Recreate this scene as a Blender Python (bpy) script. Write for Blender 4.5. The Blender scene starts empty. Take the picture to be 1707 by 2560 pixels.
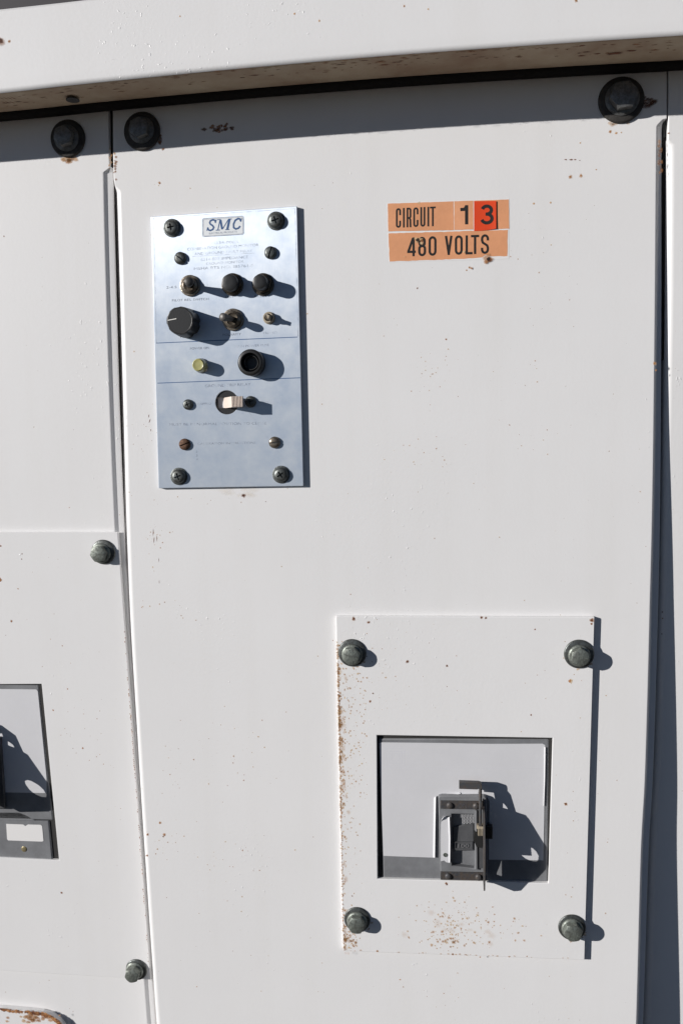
import bpy, bmesh, math, random
from mathutils import Vector, Matrix
from mathutils.geometry import tessellate_polygon
random.seed(7)
SC = bpy.context.scene
COL = SC.collection
# ------------------------------------------------------------------ camera
F, CX, CY, DIST = 2066.7, 853.5, 1280.0, 550.0        # focal length in photo pixels, centre, distance to the doors in mm
R = ((0.9911075, 0.0202132, 0.1315191), (-0.0079747, 0.9956413, -0.0929240), (-0.1328241, 0.0910489, 0.9869488))
cam = bpy.data.cameras.new('camera'); camo = bpy.data.objects.new('camera', cam); COL.objects.link(camo)
cam.sensor_fit = 'HORIZONTAL'; cam.sensor_width = 14.87; cam.lens = 14.87*F/1707; cam.clip_start = .01; cam.clip_end = 500
# rows of R: camera x (right), y (down), z (forward) written in the world's (right, down, into the wall)
def w3(v): return Vector((v[0], v[2], -v[1]))
cx_, cy_, cz_ = w3(R[0]), -w3(R[1]), -w3(R[2])
M = Matrix.Identity(4)
for i in range(3): M[i][0], M[i][1], M[i][2] = cx_[i], cy_[i], cz_[i]
M[1][3] = -DIST/1000
camo.matrix_world = M
SC.camera = camo
SC.render.resolution_x, SC.render.resolution_y = 682, 1024
# ------------------------------------------------------------------ light
SUN = Vector((1.6, 1.0, -0.5)).normalized()
sl = bpy.data.lights.new('sun', 'SUN'); so = bpy.data.objects.new('sun', sl); COL.objects.link(so)
sl.energy = 5.0; sl.angle = math.radians(.5); sl.color = (1, .965, .93)
so.rotation_euler = SUN.to_track_quat('-Z', 'Y').to_euler()
W = bpy.data.worlds.new('World'); SC.world = W; W.use_nodes = True
nt = W.node_tree; bg = nt.nodes['Background']; sky = nt.nodes.new('ShaderNodeTexSky')
sky.sky_type = 'NISHITA'; sky.sun_disc = False
sky.sun_elevation = math.asin(-SUN.z); sky.sun_rotation = math.atan2(-SUN.x, -SUN.y)
sky.altitude = 2600; sky.air_density = .45; sky.dust_density = 0; sky.ozone_density = 1.2
nt.links.new(sky.outputs[0], bg.inputs[0]); bg.inputs[1].default_value = .05
SC.view_settings.view_transform = 'Standard'; SC.view_settings.look = 'None'; SC.view_settings.gamma = 1
SC.view_settings.exposure = 0.09
try: SC.view_settings.use_curve_mapping = False
except Exception: pass

# ------------------------------------------------------------------ helpers
CAMP = Vector((0, -DIST, 0))
def ray(px, py):
    a = (px-CX, py-CY, F)
    w = [sum(R[k][i]*a[k] for k in range(3)) for i in range(3)]
    return w3(w)
class Surf:                       # a plane in the place: origin, outward normal N, axes U (right) and V (up); units mm
    def __init__(s, O, N, U=None):
        s.O = Vector(O); s.N = Vector(N).normalized()
        U = Vector(U) if U else Vector((1, 0, 0))
        s.U = (U - s.N*U.dot(s.N)).normalized(); s.V = s.N.cross(s.U)
        if s.V.z < 0 and abs(s.V.z) > .3: s.V = -s.V
    def hit(s, px, py, h=0):
        r = ray(px, py); t = ((s.O+s.N*h-CAMP).dot(s.N))/r.dot(s.N)
        return CAMP + r*t
    def uv(s, px, py, h=0):
        p = s.hit(px, py, h)-s.O; return (p.dot(s.U), p.dot(s.V))
    def w(s, u, v, h): return s.O+s.U*u+s.V*v+s.N*h
    def uvs(s, pts, h=0, ox=0, oy=0, sc=1): return [s.uv(ox+x*sc, oy+y*sc, h) for x, y in pts]
class MB:
    def __init__(s): s.v = []; s.f = []; s.m = []; s.a = []; s.t = []
    def vert(s, p, a=0, t=0): s.v.append(Vector(p)); s.a.append(a); s.t.append(t); return len(s.v)-1
    def face(s, idx, m=0): s.f.append(tuple(idx)); s.m.append(m)
    def build(s, name, mats, parent=None, origin=None, smooth=40, bevel=0, seg=2):
        if not isinstance(mats, (list, tuple)): mats = [mats]
        if origin is None:
            n = len(s.v); origin = sum(s.v, Vector())/n
        origin = Vector(origin)
        me = bpy.data.meshes.new(name); me.from_pydata([tuple((p-origin)*.001) for p in s.v], [], s.f)
        for m in mats: me.materials.append(m)
        for p, m in zip(me.polygons, s.m): p.material_index = m
        if any(s.a):
            at = me.attributes.new('wear', 'FLOAT', 'POINT'); at.data.foreach_set('value', s.a)
            at = me.attributes.new('tone', 'FLOAT', 'POINT'); at.data.foreach_set('value', s.t)
        bm = bmesh.new(); bm.from_mesh(me)
        bm.faces.ensure_lookup_table()
        solid = [bm.faces[i] for i, f in enumerate(s.f) if not any(s.a[k] for k in f)] if len(bm.faces) == len(s.f) else list(bm.faces)
        bmesh.ops.recalc_face_normals(bm, faces=solid)
        bm.to_mesh(me); bm.free(); me.update()
        o = bpy.data.objects.new(name, me); COL.objects.link(o)
        if smooth:
            for p in me.polygons: p.use_smooth = True
            me.set_sharp_from_angle(angle=math.radians(smooth))
        wl = origin*.001
        if parent is not None:
            o.parent = parent; wl = wl - WL[parent.name]
        o.location = wl; WL[o.name] = origin*.001
        if bevel:
            b = o.modifiers.new('bevel', 'BEVEL'); b.width = bevel*.001; b.segments = seg; b.limit_method = 'ANGLE'; b.angle_limit = math.radians(35)
            b.harden_normals = False
        return o
WL = {}
def thing(name, label, cat, at, group=None):
    o = bpy.data.objects.new(name, None); COL.objects.link(o); o.location = Vector(at)*.001; o.empty_display_size = .02
    WL[o.name] = Vector(at)*.001; tag(o, label, cat, group); return o
def tag(o, label, cat, group=None):
    o['label'] = label; o['category'] = cat
    if group: o['group'] = group
    return o
def area(p): return sum(p[i-1][0]*p[i][1]-p[i][0]*p[i-1][1] for i in range(len(p)))/2
def slab(mb, S, outer, holes=(), h0=0, h1=1, m=0, back=True):
    # a plate with holes, from height h0 to h1 over surface S; outer and holes in (u, v)
    if area(outer) < 0: outer = outer[::-1]
    loops = [list(outer)]+[list(h) if area(h) < 0 else list(h)[::-1] for h in holes]
    flat = [p for l in loops for p in l]
    tris = tessellate_polygon([[Vector((p[0], p[1], 0)) for p in l] for l in loops])
    n = len(flat); b = len(mb.v)
    hf = (lambda p: h1) if not callable(h1) else h1
    for p in flat: mb.vert(S.w(p[0], p[1], hf(p)))
    for p in flat: mb.vert(S.w(p[0], p[1], h0))
    for t in tris:
        mb.face([b+i for i in t], m)
        if back: mb.face([b+n+i for i in reversed(t)], m)
    k = 0
    for l in loops:
        for i in range(len(l)):
            j = (i+1) % len(l); mb.face([b+k+i, b+n+k+i, b+n+k+j, b+k+j], m)
        k += len(l)
def lathe(mb, S, c, prof, seg=32, m=0, tilt=(0, 0), rot=0, cap=True, rad=None):
    # prof: (radius, height) from base to top; tilt shifts the centre per mm of height
    rings = []
    for r, h in prof:
        ring = []
        for i in range(seg):
            a = rot+2*math.pi*i/seg; rr = r*(rad(a) if rad else 1)
            ring.append(mb.vert(S.w(c[0]+rr*math.cos(a)+tilt[0]*h, c[1]+rr*math.sin(a)+tilt[1]*h, h)))
        rings.append(ring)
    for A, B in zip(rings, rings[1:]):
        for i in range(seg): j = (i+1) % seg; mb.face([A[i], A[j], B[j], B[i]], m)
    if cap: mb.face(rings[-1], m); mb.face(rings[0][::-1], m)
def rect(x0, y0, x1, y1): return [(x0, y0), (x1, y0), (x1, y1), (x0, y1)]
def circ(c, r, n=24, ry=None, a0=0): return [(c[0]+r*math.cos(2*math.pi*i/n+a0), c[1]+(ry or r)*math.sin(2*math.pi*i/n+a0)) for i in range(n)]
def boxuv(mb, S, a, b, h0, h1, m=0): slab(mb, S, rect(min(a[0], b[0]), min(a[1], b[1]), max(a[0], b[0]), max(a[1], b[1])), (), h0, h1, m)
def speck(mb, S, px, py, r, m, h=.06, wear=1, tone=.5, asp=1, ang=0, n=9, soft=.5):
    # a rust spot or stain: irregular, opaque in the middle and fading out at its rim
    u, v = S.uv(px, py); c = mb.vert(S.w(u, v, h), wear, tone); rs = []
    jit = [random.uniform(.65, 1.25) for _ in range(n)]
    for q, al in ((1-soft, wear*.9), (1, 0)):
        ring = []
        for i in range(n):
            a = 2*math.pi*i/n; x = r*q*jit[i]*math.cos(a)*asp; y = r*q*jit[i]*math.sin(a)
            ring.append(mb.vert(S.w(u+x*math.cos(ang)-y*math.sin(ang), v+x*math.sin(ang)+y*math.cos(ang), h), al, tone))
        rs.append(ring)
    for i in range(n):
        j = (i+1) % n; mb.face([c, rs[0][i], rs[0][j]], m); mb.face([rs[0][i], rs[1][i], rs[1][j], rs[0][j]], m)

# ------------------------------------------------------------------ materials
def mat(name, col, rough=.5, metal=0, bump=0, bscale=800, var=0, vscale=60, spec=.5, coat=0, col2=None, aniso=0):
    m = bpy.data.materials.new(name); m.use_nodes = True; nt = m.node_tree; L = nt.links; N = nt.nodes
    b = N['Principled BSDF']; b.inputs['Roughness'].default_value = rough; b.inputs['Metallic'].default_value = metal
    b.inputs['Specular IOR Level'].default_value = spec; b.inputs['Coat Weight'].default_value = coat
    b.inputs['Base Color'].default_value = (*col, 1)
    g = N.new('ShaderNodeNewGeometry')
    if var or col2:
        n = N.new('ShaderNodeTexNoise'); n.inputs['Scale'].default_value = vscale; n.inputs['Detail'].default_value = 6
        n.inputs['Roughness'].default_value = .65
        L.new(g.outputs['Position'], n.inputs['Vector'])
        r = N.new('ShaderNodeValToRGB'); r.color_ramp.elements[0].position = .35; r.color_ramp.elements[1].position = .68
        c2 = col2 or [c*(1-var) for c in col]
        r.color_ramp.elements[0].color = (*col, 1); r.color_ramp.elements[1].color = (*c2, 1)
        L.new(n.outputs[0], r.inputs[0]); L.new(r.outputs[0], b.inputs['Base Color'])
        mr = N.new('ShaderNodeMapRange'); mr.inputs['To Min'].default_value = rough*.8; mr.inputs['To Max'].default_value = min(1, rough*1.25)
        L.new(n.outputs[0], mr.inputs[0]); L.new(mr.outputs[0], b.inputs['Roughness'])
    if bump:
        n = N.new('ShaderNodeTexNoise'); n.inputs['Scale'].default_value = bscale; n.inputs['Detail'].default_value = 3
        L.new(g.outputs['Position'], n.inputs['Vector'])
        bp = N.new('ShaderNodeBump'); bp.inputs['Strength'].default_value = bump; bp.inputs['Distance'].default_value = .0004
        L.new(n.outputs[0], bp.inputs['Height']); L.new(bp.outputs[0], b.inputs['Normal'])
    return m
def paint_mat(name='white paint', col=(.745, .74, .738), chips=.735):
    m = mat(name, col, .38, 0, .12, 520, .035, 9, .45)
    nt = m.node_tree; N = nt.nodes; L = nt.links; b = N['Principled BSDF']
    g = N.new('ShaderNodeNewGeometry')
    src = b.inputs['Base Color'].links[0].from_socket
    mp = N.new('ShaderNodeMapping'); mp.inputs['Scale'].default_value = (1, 1, .06); L.new(g.outputs['Position'], mp.inputs[0])
    ns = N.new('ShaderNodeTexNoise'); ns.inputs['Scale'].default_value = 55; ns.inputs['Detail'].default_value = 5; L.new(mp.outputs[0], ns.inputs['Vector'])
    rs = N.new('ShaderNodeMapRange'); rs.inputs['From Min'].default_value = .48; rs.inputs['From Max'].default_value = .78; rs.inputs['To Max'].default_value = .06; L.new(ns.outputs[0], rs.inputs[0])
    mx = N.new('ShaderNodeMix'); mx.data_type = 'RGBA'; L.new(rs.outputs[0], mx.inputs[0]); L.new(src, mx.inputs[6]); mx.inputs[7].default_value = (.52, .48, .41, 1); L.new(mx.outputs[2], b.inputs['Base Color'])
    # sparse paint blisters and runs lifted off the sheet
    n1 = N.new('ShaderNodeTexNoise'); n1.inputs['Scale'].default_value = 420; n1.inputs['Detail'].default_value = 2
    n2 = N.new('ShaderNodeTexNoise'); n2.inputs['Scale'].default_value = 11; n2.inputs['Detail'].default_value = 2
    for n in (n1, n2): L.new(g.outputs['Position'], n.inputs['Vector'])
    a = N.new('ShaderNodeMath'); a.operation = 'MULTIPLY'; L.new(n1.outputs[0], a.inputs[0])
    r2 = N.new('ShaderNodeMapRange'); r2.inputs['From Min'].default_value = .3; r2.inputs['From Max'].default_value = .7; r2.inputs['To Min'].default_value = .75; r2.inputs['To Max'].default_value = 1.08
    L.new(n2.outputs[0], r2.inputs[0]); L.new(r2.outputs[0], a.inputs[1])
    r = N.new('ShaderNodeMapRange'); r.inputs['From Min'].default_value = chips-.03; r.inputs['From Max'].default_value = chips+.03
    L.new(a.outputs[0], r.inputs[0])
    old = [n for n in N if n.type == 'BUMP'][0]
    bp = N.new('ShaderNodeBump'); bp.inputs['Strength'].default_value = .45; bp.inputs['Distance'].default_value = .0004
    L.new(r.outputs[0], bp.inputs['Height']); L.new(old.outputs[0], bp.inputs['Normal']); L.new(bp.outputs[0], b.inputs['Normal'])
    return m
def wear_mat(name='rust'):
    m = bpy.data.materials.new(name); m.use_nodes = True; nt = m.node_tree; N = nt.nodes; L = nt.links
    b = N['Principled BSDF']; b.inputs['Roughness'].default_value = .85; out = N['Material Output']
    aw = N.new('ShaderNodeAttribute'); aw.attribute_name = 'wear'; at = N.new('ShaderNodeAttribute'); at.attribute_name = 'tone'
    r = N.new('ShaderNodeValToRGB'); e = r.color_ramp.elements
    e[0].position = 0; e[0].color = (.016, .010, .008, 1); e[1].position = 1; e[1].color = (.70, .52, .30, 1)
    x = e.new(.3); x.color = (.17, .055, .02, 1); x = e.new(.6); x.color = (.50, .235, .085, 1)
    L.new(at.outputs['Fac'], r.inputs[0]); L.new(r.outputs[0], b.inputs['Base Color'])
    g = N.new('ShaderNodeNewGeometry'); n = N.new('ShaderNodeTexNoise'); n.inputs['Scale'].default_value = 1500; n.inputs['Detail'].default_value = 3
    L.new(g.outputs['Position'], n.inputs['Vector'])
    mm = N.new('ShaderNodeMath'); mm.operation = 'MULTIPLY_ADD'; mm.inputs[1].default_value = 1.0; mm.inputs[2].default_value = .5
    L.new(n.outputs[0], mm.inputs[0]); m2 = N.new('ShaderNodeMath'); m2.operation = 'MULTIPLY'; m2.use_clamp = True
    L.new(aw.outputs['Fac'], m2.inputs[0]); L.new(mm.outputs[0], m2.inputs[1])
    tr = N.new('ShaderNodeBsdfTransparent'); mx = N.new('ShaderNodeMixShader')
    L.new(m2.outputs[0], mx.inputs[0]); L.new(tr.outputs[0], mx.inputs[1]); L.new(b.outputs[0], mx.inputs[2]); L.new(mx.outputs[0], out.inputs[0])
    return m
def ink_mat(name, col, lo, hi, scale=500):
    m = bpy.data.materials.new(name); m.use_nodes = True; nt = m.node_tree; N = nt.nodes; L = nt.links
    b = N['Principled BSDF']; b.inputs['Roughness'].default_value = .6; b.inputs['Base Color'].default_value = (*col, 1); out = N['Material Output']
    g = N.new('ShaderNodeNewGeometry'); n = N.new('ShaderNodeTexNoise'); n.inputs['Scale'].default_value = scale; n.inputs['Detail'].default_value = 2
    L.new(g.outputs['Position'], n.inputs['Vector'])
    r = N.new('ShaderNodeMapRange'); r.inputs['From Min'].default_value = .35; r.inputs['From Max'].default_value = .65
    r.inputs['To Min'].default_value = lo; r.inputs['To Max'].default_value = hi; L.new(n.outputs[0], r.inputs[0])
    tr = N.new('ShaderNodeBsdfTransparent'); mx = N.new('ShaderNodeMixShader')
    L.new(r.outputs[0], mx.inputs[0]); L.new(tr.outputs[0], mx.inputs[1]); L.new(b.outputs[0], mx.inputs[2]); L.new(mx.outputs[0], out.inputs[0])
    return m
AROT = 0.25
def alu_mat():
    m = mat('brushed aluminium', (.60, .66, .74), .36, .22, 0, spec=.2)
    nt = m.node_tree; N = nt.nodes; L = nt.links; b = N['Principled BSDF']
    g = N.new('ShaderNodeNewGeometry'); mp = N.new('ShaderNodeMapping'); mp.inputs['Scale'].default_value = (1, 1, .05)
    L.new(g.outputs['Position'], mp.inputs[0])
    n = N.new('ShaderNodeTexNoise'); n.inputs['Scale'].default_value = 2600; n.inputs['Detail'].default_value = 4; L.new(mp.outputs[0], n.inputs['Vector'])
    bp = N.new('ShaderNodeBump'); bp.inputs['Strength'].default_value = .25; bp.inputs['Distance'].default_value = .0001
    L.new(n.outputs[0], bp.inputs['Height']); L.new(bp.outputs[0], b.inputs['Normal'])
    n2 = N.new('ShaderNodeTexNoise'); n2.inputs['Scale'].default_value = 70; n2.inputs['Detail'].default_value = 8; n2.inputs['Roughness'].default_value = .7
    L.new(g.outputs['Position'], n2.inputs['Vector'])
    r = N.new('ShaderNodeValToRGB'); e = r.color_ramp.elements; e[0].position = .3; e[1].position = .7
    e[0].color = (.41, .475, .57, 1); e[1].color = (.54, .585, .64, 1); L.new(n2.outputs[0], r.inputs[0]); L.new(r.outputs[0], b.inputs['Base Color'])
    mr = N.new('ShaderNodeMapRange'); mr.inputs['To Min'].default_value = .34; mr.inputs['To Max'].default_value = .44
    b.inputs['Anisotropic'].default_value = .93; tg = N.new('ShaderNodeCombineXYZ'); tg.inputs[2].default_value = 1; L.new(tg.outputs[0], b.inputs['Tangent']); b.inputs['Anisotropic Rotation'].default_value = AROT
    L.new(n2.outputs[0], mr.inputs[0]); L.new(mr.outputs[0], b.inputs['Roughness'])
    return m
PAINT = paint_mat()
RUST = wear_mat()
ALU = alu_mat()
DARKIN = mat('dark interior shade', (.02, .019, .018), .8)  # near black stands in for the shade inside gaps and holes
ROOFD = mat('dark roof paint', (.025, .022, .026), .6)
BOLT = mat('weathered zinc', (.25, .275, .245), .5, .6, .5, 900, 0, 350, col2=(.12, .125, .112))
BOLTD = mat('dull dark steel', (.19, .195, .195), .42, .5, .5, 900, 0, 350, col2=(.09, .088, .085))
WASH = mat('dull washer steel', (.15, .162, .158), .45, .7, .4, 900, 0, 250, col2=(.055, .056, .05))
RUBBER = mat('dark weathered washer', (.05, .046, .042), .6, .2, .4, 900, 0, 200, col2=(.025, .022, .02))
BLACKP = mat('black plastic', (.018, .018, .018), .42, 0, .1, 900)
GREYP = mat('grey moulded plastic', (.20, .205, .215), .5, 0, .25, 1400, .3, 60)
DGREYP = mat('dark grey moulded plastic', (.085, .087, .092), .45, 0, .3, 1400, .35, 90)
SILVER = mat('silver foil label', (.68, .68, .70), .4, .12, .1, 500, .05, 40)
SILVERF = mat('faded foil print', (.645, .645, .67), .5, .1)
STEELD = mat('blackened steel', (.062, .067, .073), .5, .15, .5, 900, 0, 200, col2=(.09, .068, .052))
STRAP = mat('rusty dark strap', (.05, .055, .064), .5, .15, .6, 900, 0, 300, col2=(.085, .065, .05))
BRIGHT = mat('bare bright steel', (.62, .62, .62), .28, .9, .2, 700, .25, 120)
BRASSY = mat('tarnished nickel', (.30, .26, .21), .35, .8, .4, 900, 0, 300, col2=(.15, .12, .09))
CREAM = mat('aged cream plastic', (.42, .36, .27), .5, 0, .3, 900, .35, 300)
YELLOW = mat('yellowed lamp lens', (.42, .40, .17), .28, 0, .1, 400, .15, 200, coat=.3)
PINKY = mat('sun bleached beige plastic', (.66, .57, .50), .55, 0, .1, 900, .12, 400)
RUSTY = mat('rusted screw steel', (.16, .085, .05), .7, .3, .6, 900, 0, 400, col2=(.07, .035, .022))
ORANGE = mat('faded orange vinyl', (.72, .33, .165), .55, 0, .15, 600, 0, 55, col2=(.60, .275, .135))
ORANGE2 = mat('faded orange vinyl digit', (.74, .35, .185), .55, 0, .15, 600, 0, 55, col2=(.62, .29, .145))
REDV = mat('bright red vinyl', (.70, .065, .015), .38, 0, .1, 300, .12, 60)
WHITEV = mat('white vinyl backing', (.74, .73, .72), .6)
BLACKI = mat('black ink', (.017, .014, .012), .5)
POINT = mat('white pointer paint', (.75, .74, .70), .5)
BRASS = mat('brass plug', (.38, .32, .18), .4, .6, .3, 900, .3, 300)
GROUNDM = mat('dark gravel yard', (.05, .038, .027), .95, 0, 0, 100, .25, 1.5)
INKF = ink_mat('worn blue ink', (.14, .17, .25), .05, .6, 260)
INKB = ink_mat('solid blue ink', (.035, .10, .25), .75, 1, 500)
INKD = ink_mat('dark ink', (.05, .06, .10), .3, .85, 400)

INKM = ink_mat('mid blue ink', (.10, .14, .24), .5, .95, 400)

# ------------------------------------------------------------------ surfaces of the place
DOOR = Surf((0, 0, 0), (0, -1, 0))
z0 = DOOR.hit(900, 400).z; z1 = DOOR.hit(900, 2560).z
K = 13.5/(z0-z1)                      # the neighbour doors hang further in at the bottom
SIDE = Surf((0, .8, z0), (0, -1, -K*1.0)); SIDE.N = Vector((0, -1, K)).normalized()
SIDE.U = Vector((1, 0, 0)); SIDE.V = Vector((0, K, 1)).normalized()
SIDE.V = Vector((0, -(-K), 1)).normalized()
# lower = further in (+y): y = .8 - K*(z - z0)  ->  normal (0,-1,-K)
SIDE.N = Vector((0, -1, -K)).normalized(); SIDE.V = Vector((0, -K, 1)).normalized()
KR = 20.9/(z0-z1)
RSIDE = Surf((0, .9, z0), (0, -1, -KR)); RSIDE.V = Vector((0, -KR, 1)).normalized()
PL = 3.2                               # cover plate thickness
HD = 50.0                              # how far the hood stands out
HK = 5.0/460.0                          # it stands out slightly further on the right
HX0 = -150.0
HOODF = Surf((HX0, -HD, 0), (-HK, -1, 0))
def lerp_poly(pts, y, k=1):            # pts: sorted along coordinate k; returns the other coordinate
    o = 1-k
    if y <= pts[0][k]: a, b = pts[0], pts[1]
    elif y >= pts[-1][k]: a, b = pts[-2], pts[-1]
    else:
        for a, b in zip(pts, pts[1:]):
            if a[k] <= y <= b[k]: break
    t = (y-a[k])/(b[k]-a[k]); return a[o]+(b[o]-a[o])*t
def smooth_poly(pts, k=1, n=60):       # quadratic least-squares free: Catmull sampling of an edge measured at a few places
    P = [pts[0]]+list(pts)+[pts[-1]]; out = []
    for i in range(len(pts)-1):
        p0, p1, p2, p3 = P[i], P[i+1], P[i+2], P[i+3]
        for s in range(6):
            t = s/6; out.append(tuple(.5*((2*p1[c])+(-p0[c]+p2[c])*t+(2*p0[c]-5*p1[c]+4*p2[c]-p3[c])*t*t+(-p0[c]+3*p1[c]-3*p2[c]+p3[c])*t**3) for c in (0, 1)))
    out.append(pts[-1]); return out

# ------------------------------------------------------------------ ground (bounces warm light up on to the cabinet, below the frame)
gm = MB(); q = [gm.vert((x, y, -1250)) for x, y in ((-3e4, -3e4), (3e4, -3e4), (3e4, 3e4), (-3e4, 3e4))]; gm.face(q)
go = gm.build('ground', GROUNDM, None, (0, 0, -1250), 0); go['kind'] = 'structure'

# ------------------------------------------------------------------ doors
LEFT_EDGE = [(279, 150), (280, 300), (282, 400), (285.5, 432), (291, 600), (303, 1000), (311.5, 1300), (322.5, 1568), (338.6, 1836), (355, 2103), (386, 2560), (418, 2960)]
RIGHT_TOP = [(1666, 100), (1666, 342)]
RIGHT_EDGE = [(1657.5, 352), (1657, 500), (1657, 800), (1655, 1200), (1650, 1500), (1637.6, 1905), (1626, 2108), (1610.6, 2560), (1590, 2960)]
LEFT_EDGE = smooth_poly(LEFT_EDGE); RIGHT_EDGE = smooth_poly(RIGHT_EDGE)
LD_RIGHT_TOP = [(270, 150), (272, 383), (274, 415)]     # left door's right edge, flat part
LD_RIGHT = smooth_poly([(279.5, 425), (283, 600), (294.5, 1000), (306.5, 1300), (320.5, 1568), (337.5, 1836), (354.5, 2103), (386, 2560), (418, 2960)])
RD_LEFT = smooth_poly([(1671.5, 150), (1670, 330), (1668, 352), (1667.5, 500), (1665, 800), (1657, 1200), (1650, 1500), (1637.5, 1905), (1626, 2108), (1610.5, 2560), (1590, 2960)])
def door(S, xl, xr, left_round, right_joggle, ytop_l, ytop_r, rows, flw, xm=None):
    """pressed sheet door: rounded left fold, joggled right flange, both fading into the flat top flange"""
    mb = MB(); grid = []
    for y in rows:
        sl = min(1, max(0, (y-ytop_l)/14)); sr = min(1, max(0, (y-ytop_r)/14))
        a = S.uv(xl(y), y)[0]; b = S.uv(xr(y), y)[0]; v = S.uv(xm if xm is not None else (xl(y)+xr(y))/2, y)[1]
        row = []
        r = .5+3.7*sl
        if not left_round: r = .5
        row.append((a, -27)); row.append((a, -4-r))
        for i in range(7):
            t = math.pi/2*i/6; row.append((a+r*(1-math.cos(t)), -r+r*math.sin(t)))
        fw = flw(y)*sr+.02; jr = 2.9*sr+.1; jd = 2.2*sr*right_joggle
        c0, c1 = a+r, b-.4-fw-jr
        row.append((c0+.35, 0))
        for i in range(1, 10): row.append((c0+(c1-c0)*i/10, 0))
        row.append((c1-.35, 0))
        for i in range(9):
            t = i/8; s_ = t*t*(3-2*t); row.append((c1+jr*t, -jd*s_))
        row.append((b-.4, -jd)); row.append((b-.1, -jd-.12)); row.append((b, -jd-.5)); row.append((b, -27))
        grid.append([mb.vert(S.w(u, v, h)) for u, h in row])
    for A, B in zip(grid, grid[1:]):
        for i in range(len(A)-1): mb.face([A[i], A[i+1], B[i+1], B[i]], 0)
    return mb
rows = [130, 200, 280, 330, 342, 344, 347, 350, 353, 356, 360, 380, 400, 415, 418, 420, 423, 426, 429, 432, 436, 440, 460, 520]+[520+40*i for i in range(1, 60)]
fl = lambda y: .26*lerp_poly([(3, 350), (5, 600), (9, 1100), (12, 1500), (11, 2100), (9, 2560), (9, 2960)], y)
SPK = 1   # slot of the rust material in the door meshes

def scatter(mb, S, x0, y0, x1, y1, n, r0, r1, tone=(.3, .85), edge=None, h=.06, wear=(.5, 1), gauss=False):
    for _ in range(n):
        if gauss: x = random.gauss((x0+x1)/2, (x1-x0)/4.5); y = random.gauss((y0+y1)/2, (y1-y0)/4.5)
        else: x = random.uniform(x0, x1); y = random.uniform(y0, y1)
        if edge == 'L': x = x0+(x1-x0)*random.random()**2.6
        if edge == 'B': y = y1-(y1-y0)*random.random()**2.2
        r = r0+(r1-r0)*random.random()**3
        t = random.uniform(*tone)
        speck(mb, S, x, y, r*1.6, SPK, h, random.uniform(*wear)*.55, min(1, t+.25))
        if r > r0+(r1-r0)*.15: speck(mb, S, x, y, r*.75, SPK, h+.03, random.uniform(*wear), t)
def bolt_spots(mb, S, px, py, r, n=7):
    for _ in range(n):
        a = random.uniform(math.pi*1.05, math.pi*1.95)
        speck(mb, S, px+r*math.cos(a), py-r*math.sin(a), random.uniform(.4, 1.1), 1, .05, .45, random.uniform(.6, .9), 1.4, 0)

cab = thing('electrical_cabinet', 'large white painted steel cabinet with three bolted doors under a projecting hood', 'cabinet', (0, 17, -300))
# centre door
xrf = lambda y: lerp_poly(RIGHT_TOP, y) if y < 344 else (1657.5 if y < 352 else lerp_poly(RIGHT_EDGE, y))
mb = door(DOOR, lambda y: lerp_poly(LEFT_EDGE, y), xrf, True, 2.0, 420, 344, rows, fl)
S = DOOR
scatter(mb, S, 300, 440, 1640, 2560, 330, .1, .42, (.35, .9))
for (x0, y0, x1, y1, n) in ((1000, 860, 1150, 1010, 34), (930, 1070, 1180, 1230, 34), (1240, 1000, 1400, 1180, 12), (340, 1290, 430, 1420, 30), (330, 1480, 480, 1560, 16),
                            (450, 1760, 720, 2020, 60), (440, 2060, 720, 2260, 50), (350, 2060, 440, 2160, 16), (400, 1850, 470, 2120, 24), (360, 1020, 400, 1110, 16), (1180, 840, 1420, 1000, 14), (300, 800, 380, 1500, 20), (900, 2400, 1300, 2560, 16)):
    scatter(mb, S, x0, y0, x1, y1, n, .1, .5, (.35, .85), gauss=True)
scatter(mb, S, 1250, 560, 1450, 820, 20, .1, .45, (.4, .9)); scatter(mb, S, 380, 1240, 660, 1262, 14, .12, .5)
for x, y, r, t in ((399, 457, .8, .4), (1115, 848, .55, .35), (1043, 720, .5, .2), (1173, 668, .6, .45), (1166, 675, .5, .5), (1540, 332, .7, .6), (1525, 328, .9, .5), (1553, 330, .4, .7), (1425, 441, 1.0, .45), (1452, 438, .9, .5), (1450, 356, .5, .7), (1334, 508, .7, .7), (1376, 506, .6, .75), (555, 750, .8, .9),
                   (609, 1239, 1.3, .12), (746, 1194, .5, .3), (664, 1254, .3, .2), (742, 957, .4, .2), (1636, 908, .9, .5), (1639, 925, .6, .5), (369, 2087, .8, .35), (368, 2140, .7, .4), (1490, 423, .4, .6), (400, 2058, .9, .45), (411, 2088, 1, .4), (408, 2092, .6, .2), (1000, 2450, .5, .6)):
    speck(mb, S, x, y, r*1.5, SPK, .07, .6, min(1, t+.25)); speck(mb, S, x, y, r*.85, SPK, .1, 1, t)
for x, y, a_, r, ang in ((1414, 398, 1.6, .45, 0), (1427, 398, 2.2, .55, 0), (1437, 398, 1.8, .4, 0), (1449, 400, 1.2, .35, 0), (372, 1040, 3, .35, 1.3), (374, 1052, 3, .4, 1.2), (377, 1075, 2.4, .3, 1.5), (383, 1330, 7, .35, 1.5), (385, 1350, 5, .35, 1.45), (392, 1345, 9, .22, 1.56), (397, 1400, 7, .2, 1.55), (398, 1455, 6, .2, 1.55), (365, 2140, 3, .3, .8)):
    speck(mb, S, x, y, r, SPK, .08, .9, .3, a_*1.4, ang)
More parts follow.
